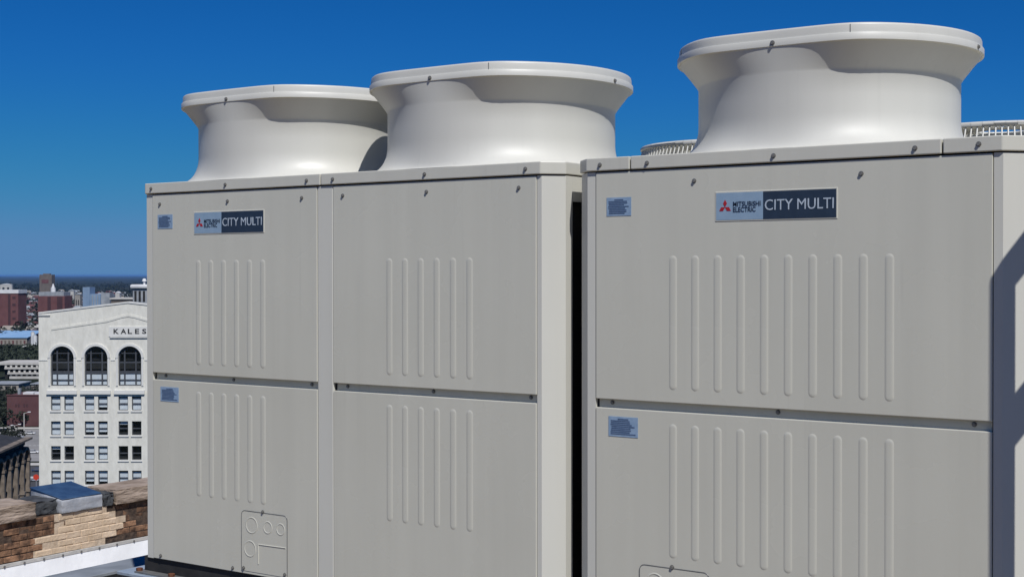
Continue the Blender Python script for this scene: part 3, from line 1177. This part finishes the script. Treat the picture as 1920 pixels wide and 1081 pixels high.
dark = {(1, 4), (1, 5), (2, 0), (2, 1), (2, 4), (2, 5), (3, 7), (0, 8), (4, 6)}
for ri, (yt, yb) in enumerate(rows):
    for ci, (a, b) in enumerate(cols):
        if (ri, ci) in dark:
            bl_ = None if rw_.random() < 0.7 else (0.75, 0.98)
        else:
            bl_ = (0.02 + (0.2 if rw_.random() < 0.15 else 0), 0.86 + 0.08 * rw_.random())
        sash(kal, a, b, yt, yb, bl_)
for c in bays:
    f = MB()
    y0, y1 = 0.30, 0.42
    zb, zs = kz(722), kz(SPR)
    # mullions and transoms
    for dx in (-10.5, 10.5):
        top = SPR - math.sqrt(RAD * RAD - dx * dx)
        f.box(kx(c + dx - 1.3), kx(c + dx + 1.3), y0, y1, zb, kz(top))
    for dx in (-RAD + 1.0, RAD - 1.0):
        f.box(kx(c + dx - 1.0), kx(c + dx + 1.0), y0, y1, zb, zs)
    for yy, th in ((678, 1.4), (696.5, 2.2), (711, 1.0), (721, 1.0)):
        f.box(kx(c - RAD + 2.01), kx(c + RAD - 2.01), y0 + 0.004, y1 - 0.004, kz(yy + th), kz(yy - th))
    f.box(kx(c - 18), kx(c + 18), y0 + 0.004, y1 - 0.004, kz(661.7), kz(660.3))
    n = 16
    for i in range(n):
        t0, t1 = math.pi * i / n, math.pi * (i + 1) / n
        f.slab_xz([(kx(c - rr * math.cos(t)), kz(SPR - rr * math.sin(t))) for rr, t in ((RAD - 2, t0), (RAD - 2, t1), (RAD, t1), (RAD, t0))], y0, y1)
    w = f.build('arched_window', 'frame', kal)
    p = MB()
    pts = [(kx(c - RAD), kz(721)), (kx(c + RAD), kz(721))]
    for i in range(n + 1):
        t = math.pi * i / n
        pts.append((kx(c + RAD * math.cos(t)), kz(SPR - RAD * math.sin(t))))
    p.slab_xz(pts, 0.355, 0.365)
    p.build('pane', 'pane', w)
    for a, b in ((-RAD + 2.4, -11.8), (-9.2, 9.2), (11.8, RAD - 2.4)):
        MB().box(kx(c + a), kx(c + b), 0.44, 0.46, kz(720), kz(699 + rw_.uniform(0, 1.5))).build('blind', 'blind', w)
sg = MB().box(kx(204), kx(280), -0.12, -0.002, kz(629.5), kz(611)).build('name_sign', 'kales_trim', kal)
MB().box(kx(206), kx(278), -0.20, -0.002, kz(632.0), kz(630.2)).build('sign_ledge', 'kales_trim', sg)
xl = 213.0
for ch, w_ in zip('KALES', (10, 10.5, 8, 8, 8)):
    lettering(ch, kx(xl), kz(624.5), w_ * K, 9.5 * K, -0.14, 'letter', sg, 0.03)
    xl += 13.4

# --- generic city blocks
def block(name, label, px0, px1, ytop, d, material, deep=30.0, rz=0.0, group=None, cat='building', ybase=None):
    w = (px1 - px0) * d / FOCAL_PX
    h = hgt(ytop, d)
    root = thing(name, label, cat, spot(px0, d), YAW + rz, group)
    z0 = 0.0 if ybase is None else hgt(ybase, d)
    MB().box(0, w, 0, deep, z0, h).build('wall', material, root)
    return root, w, h


# red brick tower at the left edge
d = 1750.0
k = d / FOCAL_PX
r_, w, h = block('apartment_tower', 'red brick tower with white roof band cut by the left edge', -45, 34, 548.5, d, 'redbrick', 30, group='red brick towers')
MB().box(-0.6, w + 0.6, -0.6, 30.6, h, h + 6.5 * k).build('roof_band', 'white_roof', r_)
for a, b in ((60, 64.5), (24, 28), (4, 8)):
    MB().box(a * k, b * k, -0.35, -0.02, 4, h - 2 * k).build('window_strip', 'darkstripe', r_)
for zz in range(4):
    MB().box(68 * k, 74 * k, -0.3, -0.02, h - (10 + 13 * zz) * k, h - (6 + 13 * zz) * k).build('window', 'darkstripe', r_)
# second red tower with white drum on its roof
d = 1900.0
k = d / FOCAL_PX
r_, w, h = block('apartment_tower', 'red brick tower with grey top storey and white rooftop drum', 71, 121, 553.5, d, 'redbrick', 32, group='red brick towers')
MB().box(1.5 * k, w - 2 * k, 1.0, 30, h, h + 7.5 * k).build('roof_band', 'grey_roof', r_)
for a, b in ((18, 24), (36, 46)):
    MB().box(a * k, b * k, -0.4, -0.02, 4, h - 1.5 * k).build('window_strip', 'darkstripe', r_)
c_ = MB()
c_.cyl((25 * k, 8, h + 7.6 * k), (25 * k, 8, h + 15 * k), 4.5 * k, n=16)
c_.cyl((25 * k, 8, h + 15 * k), (25 * k, 8, h + 23 * k), 3.2 * k, 0.8 * k, n=16)
c_.build('rooftop_drum', 'white_roof', r_, 40)
# far tan tower on the horizon
d = 4200.0
k = d / FOCAL_PX
r_, w, h = block('tan_tower', 'distant tan tower standing up to the horizon behind the red towers', 74, 97, 513.5, d, 'tan', 30)
MB().box(4 * k, 17 * k, -0.6, -0.02, h - 16 * k, h - 9 * k).build('red_panel', 'redbrick', r_)
MB().box(6 * k, 18 * k, 4, 20, h, h + 2.0 * k).build('penthouse', 'tan', r_)
# blue grey block
d = 1500.0
k = d / FOCAL_PX
r_, w, h = block('glass_block', 'blue grey building with a taller left tower beyond the white gable', 155, 168, 537, d, 'blueclad', 20)
MB().box(w, w + 20 * k, 0.8, 20, 0, h - 13 * k).build('wing', 'blueclad', r_)
MB().box(w + 20 * k, w + 36 * k, 3, 18, 0, h - 11 * k).build('rear_wing', 'grey_roof', r_)
for i in range(3):
    MB().box(w + (4 + 5 * i) * k, w + (5.5 + 5 * i) * k, 0.5, 0.78, 0, h - 15 * k).build('window_strip', 'grey_roof', r_)
# drum-topped tower next to the left unit
d = 900.0
k = d / FOCAL_PX
r_, w, h = block('water_tower', 'grey tower with wide white cap just left of the left unit', 249, 283, 540, d, 'grey_roof', 12)
MB().box(-5 * k, w + 4 * k, -1.5, 13.5, h, h + 8 * k, 1.2, 2).build('tank_cap', 'white_roof', r_, 40)
c_ = MB()
c_.cyl((17 * k, 6, h + 8 * k), (17 * k, 6, h + 14 * k), 2.0 * k, n=12)
c_.cyl((17 * k, 6, h + 14 * k), (17 * k, 6, h + 19 * k), 4.5 * k, 2.5 * k, n=12)
c_.build('beacon', 'white_roof', r_, 40)
for i in range(4):
    MB().box((3 + 8 * i) * k, (7 + 8 * i) * k, -0.25, -0.02, h - 24 * k, h - 4 * k).build('window', 'darkvoid', r_)
# low pale roof between them
d = 1150.0
k = d / FOCAL_PX
r_, w, h = block('low_building', 'low building with pale flat roof behind the white gable peak', 208, 262, 560, d, 'tan', 25)
MB().box(-1, w + 1, -1, 26, h, h + 3.0 * k).build('roof', 'pale', r_)
# blue-roofed warehouse
d = 1500.0
k = d / FOCAL_PX
r_, w, h = block('warehouse', 'long warehouse with light blue metal roof', -60, 50, 632, d, 'beige', 60)
rf = MB()
A = [(-1, -1, h), (w + 1, -1, h), (w - 5 * k, 62, h + 4), (-1, 62, h + 4)]
rf.bm.faces.new([rf.bm.verts.new(p) for p in A])
B = [(-1, -1, h + 0.6), (w + 1, -1, h + 0.6), (w - 4 * k, 62, h + 5.6), (-1, 62, h + 5.6)]
vb = [rf.bm.verts.new(p) for p in B]
rf.bm.faces.new(vb)
rf.bm.verts.ensure_lookup_table()
va = rf.bm.verts[:4]
for i in range(4):
    j = (i + 1) % 4
    rf.bm.faces.new((va[i], va[j], vb[j], vb[i]))
rf.build('roof', 'blueroof', r_)
for i in range(14):
    MB().box(w - (6 + 7.2 * i) * k, w - (2.6 + 7.2 * i) * k, -0.3, -0.02, 1.0, h * 0.62).build('loading_door', 'tan' if i % 3 else 'redbrick', r_)
# grey sheds behind the warehouse
for i, (a, b, y, dd, mt) in enumerate(((-30, 18, 606, 1780, 'grey_roof'), (20, 44, 604, 1820, 'grey_roof'), (47, 66, 609, 1740, 'pale'))):
    k = dd / FOCAL_PX
    r_, w, h = block('shed', ['dark grey shed behind the blue roof at left edge', 'grey shed behind the middle of the blue roof', 'pale shed behind the right end of the blue roof'][i], a, b, y + 4, dd, 'beige', 40, group='sheds behind the blue roof')
    rf = MB()
    rf.slab_xz([(-0.8, h), (w + 0.8, h), (w / 2, h + 5 * k)], -1, 41)
    rf.build('roof', mt, r_)
    for q in range(3):
        MB().box(w * (0.12 + 0.3 * q), w * (0.27 + 0.3 * q), -0.3, -0.02, 1, h * 0.6).build('door', 'darkvoid', r_)
# small houses
houses = [(8, 22, 590, 2050, 'tan', 'grey_roof', 'tan gabled house below the left red tower'),
          (35, 47, 586, 2300, 'pale', 'white_roof', 'white house between the two red towers'),
          (48, 60, 590, 2150, 'redbrick', 'grey_roof', 'small red house between the two red towers'),
          (24, 33, 597, 2000, 'beige', 'pale', 'pale low house in front of the left red tower'),
          (56, 70, 598, 1960, 'tan', 'grey_roof', 'brown house below the second red tower'),
          (36, 46, 566, 3300, 'pale', 'grey_roof', 'tiny pale house among trees between the red towers'),
          (0, 22, 532, 5600, 'pale', 'white_roof', 'far white building on the plain above the left red tower'),
          (128, 138, 544, 3600, 'pale', 'grey_roof', 'tiny pale house on the plain right of the red tower'),
          (216, 224, 548, 2900, 'pale', 'white_roof', 'tiny white house on the plain left of the drum tower'),
          (140, 150, 551, 2800, 'beige', 'grey_roof', 'small beige house left of the blue grey building'),
          (196, 212, 552, 2500, 'pale', 'grey_roof', 'small pale house right of the blue grey building'),
          (8, 20, 652, 1480, 'pale', 'white_roof', 'small white building under the trees at left'),
          (38, 48, 650, 1450, 'pale', 'pale', 'small pale building in front of the warehouse')]
for a, b, y, dd, mw, mr_, lab in houses:
    k = dd / FOCAL_PX
    r_, w, h = block('house', lab, a, b, y, dd, mw, 14, group='small houses in the city')
    rf = MB()
    rf.slab_xz([(-0.5, h), (w + 0.5, h), (w / 2, h + min(4, 3 * k))], -0.6, 14.6)
    rf.build('roof', mr_, r_)
    for q in range(2):
        MB().box(w * (0.2 + 0.4 * q), w * (0.38 + 0.4 * q), -0.2, -0.02, h * 0.3, h * 0.7).build('window', 'darkvoid', r_)
# white storage tanks beside the warehouse
for px, y, dd, rr, lab in ((61, 622, 1490, 3.6, 'taller white storage tank at the warehouse end'), (65, 628, 1440, 4.0, 'shorter white storage tank at the warehouse end')):
    k = dd / FOCAL_PX
    t = thing('storage_tank', lab, 'tank', spot(px, dd), 0, 'white storage tanks')
    hh = hgt(y, dd)
    m_ = MB()
    m_.cyl((0, 0, 0), (0, 0, hh), rr * k, n=18)
    m_.build('shell', 'white_roof', t, 40)
    m_ = MB()
    m_.cyl((0, 0, hh), (0, 0, hh + 1.6), rr * k, 0.2, n=18)
    m_.build('roof', 'grey_roof', t, 40)
# parking garage with three stepped decks
d = 1000.0
k = d / FOCAL_PX
gar = thing('parking_garage', 'pale concrete parking garage with three open decks', 'building', spot(0, d), YAW)
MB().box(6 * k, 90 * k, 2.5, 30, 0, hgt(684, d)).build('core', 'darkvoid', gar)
for i, (x0, ya, yb) in enumerate(((-10, 678, 682.5), (8, 687, 690.5), (14, 696.5, 700), (18, 704, 708.5))):
    MB().box(x0 * k, 92 * k, i * -0.5, 2.4 + (28 if i == 0 else 0), hgt(yb, d), hgt(ya, d)).build('deck', 'pale', gar)
for i, (x0, ya, yb) in enumerate(((8, 682.5, 687), (14, 690.5, 696.5), (18, 700, 704))):
    for q in range(9):
        xx = x0 + 9.8 * q
        if xx < 90:
            MB().box(xx * k, (xx + 3.5) * k, 0.3, 1.2, hgt(yb, d) + 0.02, hgt(ya, d) - 0.02).build('column', 'pale', gar)
# low white roofs in front of the garage
for a, b, y, dd, lab in ((-20, 34, 716, 900, 'low blue grey roof in front of the parking garage'), (58, 72, 716, 880, 'small pale roof right below the parking garage')):
    k = dd / FOCAL_PX
    r_, w, h = block('low_building', lab, a, b, y + 3, dd, 'beige', 22)
    MB().box(-0.6, w + 0.6, -0.6, 22.6, h, h + 1.5 * k).build('roof', 'grey_roof', r_)
    for q in range(4):
        MB().box(w * (0.06 + 0.24 * q), w * (0.20 + 0.24 * q), -0.2, -0.02, h * 0.35, h * 0.75).build('window', 'darkvoid', r_)
# maroon building
d = 690.0
k = d / FOCAL_PX
r_, w, h = block('maroon_building', 'windowless maroon brick building left of the white office building', 12, 78, 740, d, 'maroon', 26)
MB().box(-0.3, w + 0.3, -0.3, 0.5, h, h + 2.0 * k).build('parapet', 'maroon', r_)
for a, b in ((26, 46), (48, 64)):
    MB().box(a * k, b * k, 3, 9, h, h + random.uniform(4, 6) * k).build('rooftop_unit', 'white_roof', r_)
MB().box(19 * k, 23 * k, 1, 3, h, h + 13 * k).build('chimney', 'grey_roof', r_)
for a in (15.5, 20.5, 31.0, 36.0):
    MB().box(a * k, (a + 3.2) * k, -0.12, -0.02, h - 21 * k, h - 16 * k).build('window', 'darkstripe', r_)
for a in (14, 18):
    MB().box(a * k, (a + 1.2) * k, -0.12, -0.02, h - 42 * k, h - 40 * k).build('vent', 'redbrick', r_)

# streets
def street(name, label, px0, px1, d0, d1, z, material):
    mb = MB()
    q = [spot(px0, d0), spot(px1, d0), spot(px1, d1), spot(px0, d1)]
    mb.bm.faces.new([mb.bm.verts.new((p[0], p[1], GROUND + z)) for p in q])
    return tag(mb.build(name, material), label, kind='structure')


street('road', 'grey street in front of the maroon building', -300, 400, 560, 676, 0.05, 'concrete')
street('road', 'dark asphalt street below the white building', -300, 400, 380, 545, 0.06, 'asphalt')
kb = MB()
for dd in (548, 678):
    a, b = Vector(spot(-300, dd)), Vector(spot(400, dd))
    n_ = FH * 6.0
    kb.bm.faces.new([kb.bm.verts.new((p.x, p.y, GROUND + 0.17)) for p in (a, b, b + n_, a + n_)])
    kb.bm.faces.new([kb.bm.verts.new((p.x, p.y, z)) for p, z in ((a, GROUND), (b, GROUND), (b, GROUND + 0.17), (a, GROUND + 0.17))])
tag(kb.build('pavement', 'pale'), 'pale pavement kerbs along the streets', kind='structure')
ln = MB()
for i in range(26):
    for dd in (612, 470):
        a = Vector(spot(-60 + 8 * i, dd))
        q = [a, a + RH * 1.2, a + RH * 1.2 + FH * 0.5, a + FH * 0.5]
        ln.bm.faces.new([ln.bm.verts.new((p.x, p.y, GROUND + 0.075)) for p in q])
tag(ln.build('road_marking', 'linepaint'), 'white dashes on the streets', kind='structure')


def street_lamp(px, d, y, label):
    t = thing('street_lamp', label, 'street lamp', spot(px, d), YAW, 'street lamps')
    hh = hgt(y, d)
    m_ = MB()
    m_.cyl((0, 0, 0), (0, 0, hh), 0.28, 0.18, n=8)
    m_.build('pole', 'pale', t)
    m_ = MB()
    m_.cyl((0, 0, hh - 0.2), (2.2, 0, hh + 0.5), 0.10, n=6)
    m_.build('arm', 'pale', t)
    m_ = MB()
    m_.box(1.8, 3.1, -0.3, 0.3, hh + 0.4, hh + 0.75)
    m_.build('lamp_head', 'white_roof', t)


street_lamp(44, 650, 773, 'street lamp standing in front of the maroon building')
street_lamp(12, 640, 798, 'street lamp at the left edge by the dark roof')
street_lamp(26, 660, 796, 'street lamp left of the maroon building wall, between two others')

# ornate old building with arcaded front and dark roof
A_ = Vector(spot(-66, 276))
B_ = Vector(spot(53, 323.5))
ang = math.atan2((B_ - A_).y, (B_ - A_).x)
Lb = (B_ - A_).length
orn = thing('arcaded_building', 'sooty old stone building with tall arched bays and dark roof', 'building', (A_.x, A_.y, GROUND), ang)
hr = hgt(845, 300)
MB().box(0.0, Lb, 1.2, 22, 0, hr - 1.6).build('wall', 'darkvoid', orn)
m_ = MB()
m_.slab_xz([(0, 0)] * 0 or [(-0.4, hr - 0.1), (Lb + 0.4, hr - 0.1), (Lb + 0.4, hr + 0.35), (-0.4, hr + 0.35)], -0.75, 1.0)
m_.build('cornice', 'oldstone', orn)
m_ = MB()
v = [(-0.4, 1.0, hr + 0.1), (Lb + 0.4, 1.0, hr + 0.1), (Lb - 1.0, 24, hr + 4.2), (-0.4, 24, hr + 4.2), (-0.4, 24, hr - 1.5), (Lb + 0.4, 24, hr - 1.5), (Lb + 0.4, 1.0, hr - 1.5), (-0.4, 1.0, hr - 1.5)]
vv = [m_.bm.verts.new(p) for p in v]
for f_ in ((0, 1, 2, 3), (3, 2, 5, 4), (0, 3, 4, 7), (1, 6, 5, 2), (7, 4, 5, 6), (0, 7, 6, 1)):
    m_.bm.faces.new([vv[i] for i in f_])
m_.build('roof', 'slate', orn)
nb = 9
bw = Lb / nb
for i in range(nb + 1):
    xx = min(max(i * bw, 0.55), Lb - 0.55)
    pl = MB()
    pl.box(xx - 0.5, xx + 0.5, -0.35, 1.19, 0, hr - 5.0)
    pl.box(xx - 0.75, xx + 0.75, -0.55, 1.18, hr - 12.2, hr - 11.5)
    pl.box(xx - 0.7, xx + 0.7, -0.5, 1.18, hr - 5.0, hr - 4.4)
    pl.build('pilaster', 'oldstone', orn)
for i in range(nb):
    ar = MB()
    xc, R_ = (i + 0.5) * bw, bw / 2 - 0.5
    n = 10
    for q in range(n):
        t0, t1 = math.pi * q / n, math.pi * (q + 1) / n
        ar.slab_xz([(xc - rr * math.cos(t), hr - 4.4 + rr * math.sin(t)) for rr, t in ((R_, t0), (R_, t1), (R_ + 0.75, t1), (R_ + 0.75, t0))], -0.3, 1.15)
    ar.build('arch', 'oldstone', orn)
    for zz in (12.9, 20.0, 27.0):
        MB().box(xc - R_ + 0.02, xc + R_ - 0.02, 0.4, 1.15, hr - zz - 1.2, hr - zz).build('spandrel', 'oldstone', orn)
    MB().box(xc - 0.12, xc + 0.12, 0.7, 1.15, hr - 11.4, hr - 3.0).build('mullion', 'oldstone', orn)

# red round sign and parked cars in the street
sgn = thing('round_sign', 'bright red round sign beside the white office building', 'sign', spot(66.5, 420), YAW)
zs_ = hgt(893, 420)
m_ = MB()
m_.cyl((0, 0, 0), (0, 0, zs_), 0.14, n=8)
m_.build('pole', 'steel', sgn)
m_ = MB()
m_.cyl((0, -0.25, zs_), (0, -0.13, zs_), 0.86, n=28)
m_.build('disc', 'red', sgn)
m_ = MB()
m_.box(-2.3, -0.8, -0.22, -0.12, zs_ - 0.35, zs_ + 0.2)
m_.build('side_board', 'white_roof', sgn)


def car(px, d, rz, paint, label):
    t = thing('parked_car', label, 'car', spot(px, d, GROUND + 0.06), YAW + rz, 'cars in the street')
    b = MB()
    b.box(-2.2, 2.2, -0.9, 0.9, 0.30, 0.85, 0.12, 2)
    b.build('body', paint, t, 40)
    b = MB()
    lo = [(-1.7, -0.82, 0.84), (1.15, -0.82, 0.84), (1.15, 0.82, 0.84), (-1.7, 0.82, 0.84)]
    hi = [(-1.15, -0.66, 1.45), (0.45, -0.66, 1.45), (0.45, 0.66, 1.45), (-1.15, 0.66, 1.45)]
    b.loft([lo, hi], True)
    b.build('cabin', 'frame', t)
    b = MB()
    b.box(-1.1, 0.4, -0.6, 0.6, 1.451, 1.49)
    b.build('roof', paint, t)
    for sx in (-1.35, 1.35):
        for sy in (-0.92, 0.72):
            b = MB()
            b.cyl((sx, sy, 0.33), (sx, sy + 0.2, 0.33), 0.33, n=12)
            b.build('wheel', 'black', t)


car(61, 585, 0.2, 'carpaint_c', 'white car on the grey street left of the white building')
car(66, 505, 0.0, 'carpaint_a', 'silver car on the street left of the white building')
car(70, 530, 0.1, 'carpaint_b', 'dark blue car half hidden by the white building')
car(34, 640, 0.0, 'carpaint_a', 'silver car in front of the maroon building')
car(56, 655, 0.0, 'carpaint_c', 'white car at the foot of the maroon building')

# trees
def add_tree(mb, x, y, h, w, rr, leaves, trunk=True):
    if trunk:
        mb.cyl((x, y, 0), (x, y, h * 0.5), 0.035 * h, 0.02 * h, n=5)
    clumps = [(x + rr.gauss(0, w * 0.28), y + rr.gauss(0, w * 0.28), h * rr.uniform(0.42, 0.86), w * rr.uniform(0.18, 0.32)) for _ in range(7)]
    bm = mb.bm
    for i in range(leaves):
        cx, cy, cz, cr = rr.choice(clumps)
        u, t = rr.uniform(-1, 1), rr.uniform(0, 2 * math.pi)
        s = math.sqrt(1 - u * u) * cr
        p = Vector((cx + s * math.cos(t), cy + s * math.sin(t), cz + u * cr * 0.9))
        e = max(0.5, w * 0.10)
        a = Vector((rr.uniform(-1, 1), rr.uniform(-1, 1), rr.uniform(-1, 1))) * e
        b = Vector((rr.uniform(-1, 1), rr.uniform(-1, 1), rr.uniform(-1, 1))) * e
        bm.faces.new((bm.verts.new(p + a), bm.verts.new(p + b), bm.verts.new(p - a * 0.8 - b * 0.3)))


def wood(label, specs, seed, leaves):
    rr = random.Random(seed)
    mb = MB()
    for px, d, h, w in specs:
        p = spot(px, d)
        add_tree(mb, p[0], p[1], h, w, rr, leaves, False)
    me = bpy.data.meshes.new('woodland')
    mb.bm.to_mesh(me)
    mb.bm.free()
    o = link('woodland', me, 'leaf')
    o.location.z = GROUND
    tag(o, label, 'trees', None, 'stuff')


rr = random.Random(3)
specs = []
for i in range(70):
    specs.append((rr.uniform(-40, 90), rr.uniform(1075, 1240), rr.uniform(9, 14.5), rr.uniform(10, 17)))
wood('dark belt of trees between the warehouse and the garage', specs, 4, 260)
specs = []
for i in range(70):
    specs.append((rr.uniform(-40, 90), rr.uniform(725, 840), rr.uniform(5, 9), rr.uniform(7, 12)))
wood('dark trees between the garage and the maroon building', specs, 5, 220)
specs = []
for i in range(1100):
    d = 1550 * math.exp(rr.uniform(0, 1.9))
    specs.append((rr.uniform(-40, 290) if i < 420 else rr.uniform(290, 1100), d, rr.uniform(10, 17), rr.uniform(14, 30) * (1 + d / 9000)))
wood('far wooded suburbs on the plain', specs, 6, 80)
specs = []
for i in range(24):
    specs.append((rr.uniform(-20, 78), rr.uniform(690, 720), rr.uniform(6, 9), rr.uniform(6, 10)))
wood('low shrubs behind the maroon building', specs, 8, 150)
rr = random.Random(21)


def city_tree(px, d, h, w, label):
    t = thing('tree', label, 'tree', spot(px, d), 0, 'street trees')
    m_ = MB()
    m_.cyl((0, 0, 0), (0, 0, h * 0.45), 0.045 * h, 0.03 * h, n=7)
    for q in range(4):
        a = q * 1.6 + 0.4
        m_.cyl((0, 0, h * 0.35), (math.cos(a) * w * 0.25, math.sin(a) * w * 0.25, h * 0.68), 0.02 * h, 0.01 * h, n=5)
    m_.build('trunk', 'bark', t)
    m_ = MB()
    add_tree(m_, 0, 0, h, w, rr, 420, False)
    me = bpy.data.meshes.new('crown')
    m_.bm.to_mesh(me)
    m_.bm.free()
    link('crown', me, 'leaf', t)


city_tree(-3, 668, 11, 9, 'dark street tree at the left edge beside the maroon building')
city_tree(20, 600, 9, 9, 'dark street tree just above the slate roof')

ro = MB()
rr = random.Random(77)
for i in range(1100):
    d = 1550 * math.exp(rr.uniform(0, 1.35))
    p = spot(rr.uniform(-40, 290) if i < 420 else rr.uniform(290, 1100), d)
    a, b, h = rr.uniform(5, 16), rr.uniform(5, 12), rr.uniform(4, 10)
    t = rr.uniform(0, 1.5)
    c, s_ = math.cos(t), math.sin(t)
    P = [(p[0] + c * x - s_ * y, p[1] + s_ * x + c * y) for x, y in ((-a, -b), (a, -b), (a, b), (-a, b))]
    lo = [ro.bm.verts.new((x, y, GROUND)) for x, y in P]
    hi = [ro.bm.verts.new((x, y, GROUND + h)) for x, y in P]
    r0 = ro.bm.verts.new(((P[0][0] + P[3][0]) / 2, (P[0][1] + P[3][1]) / 2, GROUND + h + b * 0.5))
    r1 = ro.bm.verts.new(((P[1][0] + P[2][0]) / 2, (P[1][1] + P[2][1]) / 2, GROUND + h + b * 0.5))
    for f_ in ((lo[0], lo[1], hi[1], hi[0]), (lo[1], lo[2], hi[2], hi[1]), (lo[2], lo[3], hi[3], hi[2]), (lo[3], lo[0], hi[0], hi[3]),
               (hi[0], hi[1], r1, r0), (hi[2], hi[3], r0, r1), (hi[1], hi[2], r1), (hi[3], hi[0], r0)):
        ro.bm.faces.new(f_).material_index = i % 3
me = bpy.data.meshes.new('far_rooftops')
ro.bm.to_mesh(me)
ro.bm.free()
for k_ in ('beige', 'grey_roof', 'redbrick'):
    me.materials.append(M[k_])
tag(link('far_rooftops', me, None), 'scattered far rooftops among the trees on the plain', 'houses', None, 'stuff')

# haze: even, thin air over the whole plain
hz = MB()
hz.box(-S - 500, S + 500, -S - 500, S + 500, GROUND - 1.0, 14.0)
hm = bpy.data.materials.new('haze_air')
hm.use_nodes = True
hn, hl = hm.node_tree.nodes, hm.node_tree.links
hn.clear()
ho = hn.new('ShaderNodeOutputMaterial')
pv = hn.new('ShaderNodeVolumePrincipled')
pv.inputs['Color'].default_value = (0.22, 0.50, 1.0, 1)
pv.inputs['Density'].default_value = 1.5e-5
pv.inputs['Anisotropy'].default_value = 0.0
hl.new(pv.outputs['Volume'], ho.inputs['Volume'])
M['haze'] = hm
tag(hz.build('haze', 'haze'), 'thin blue haze over the plain', None, None, 'stuff')
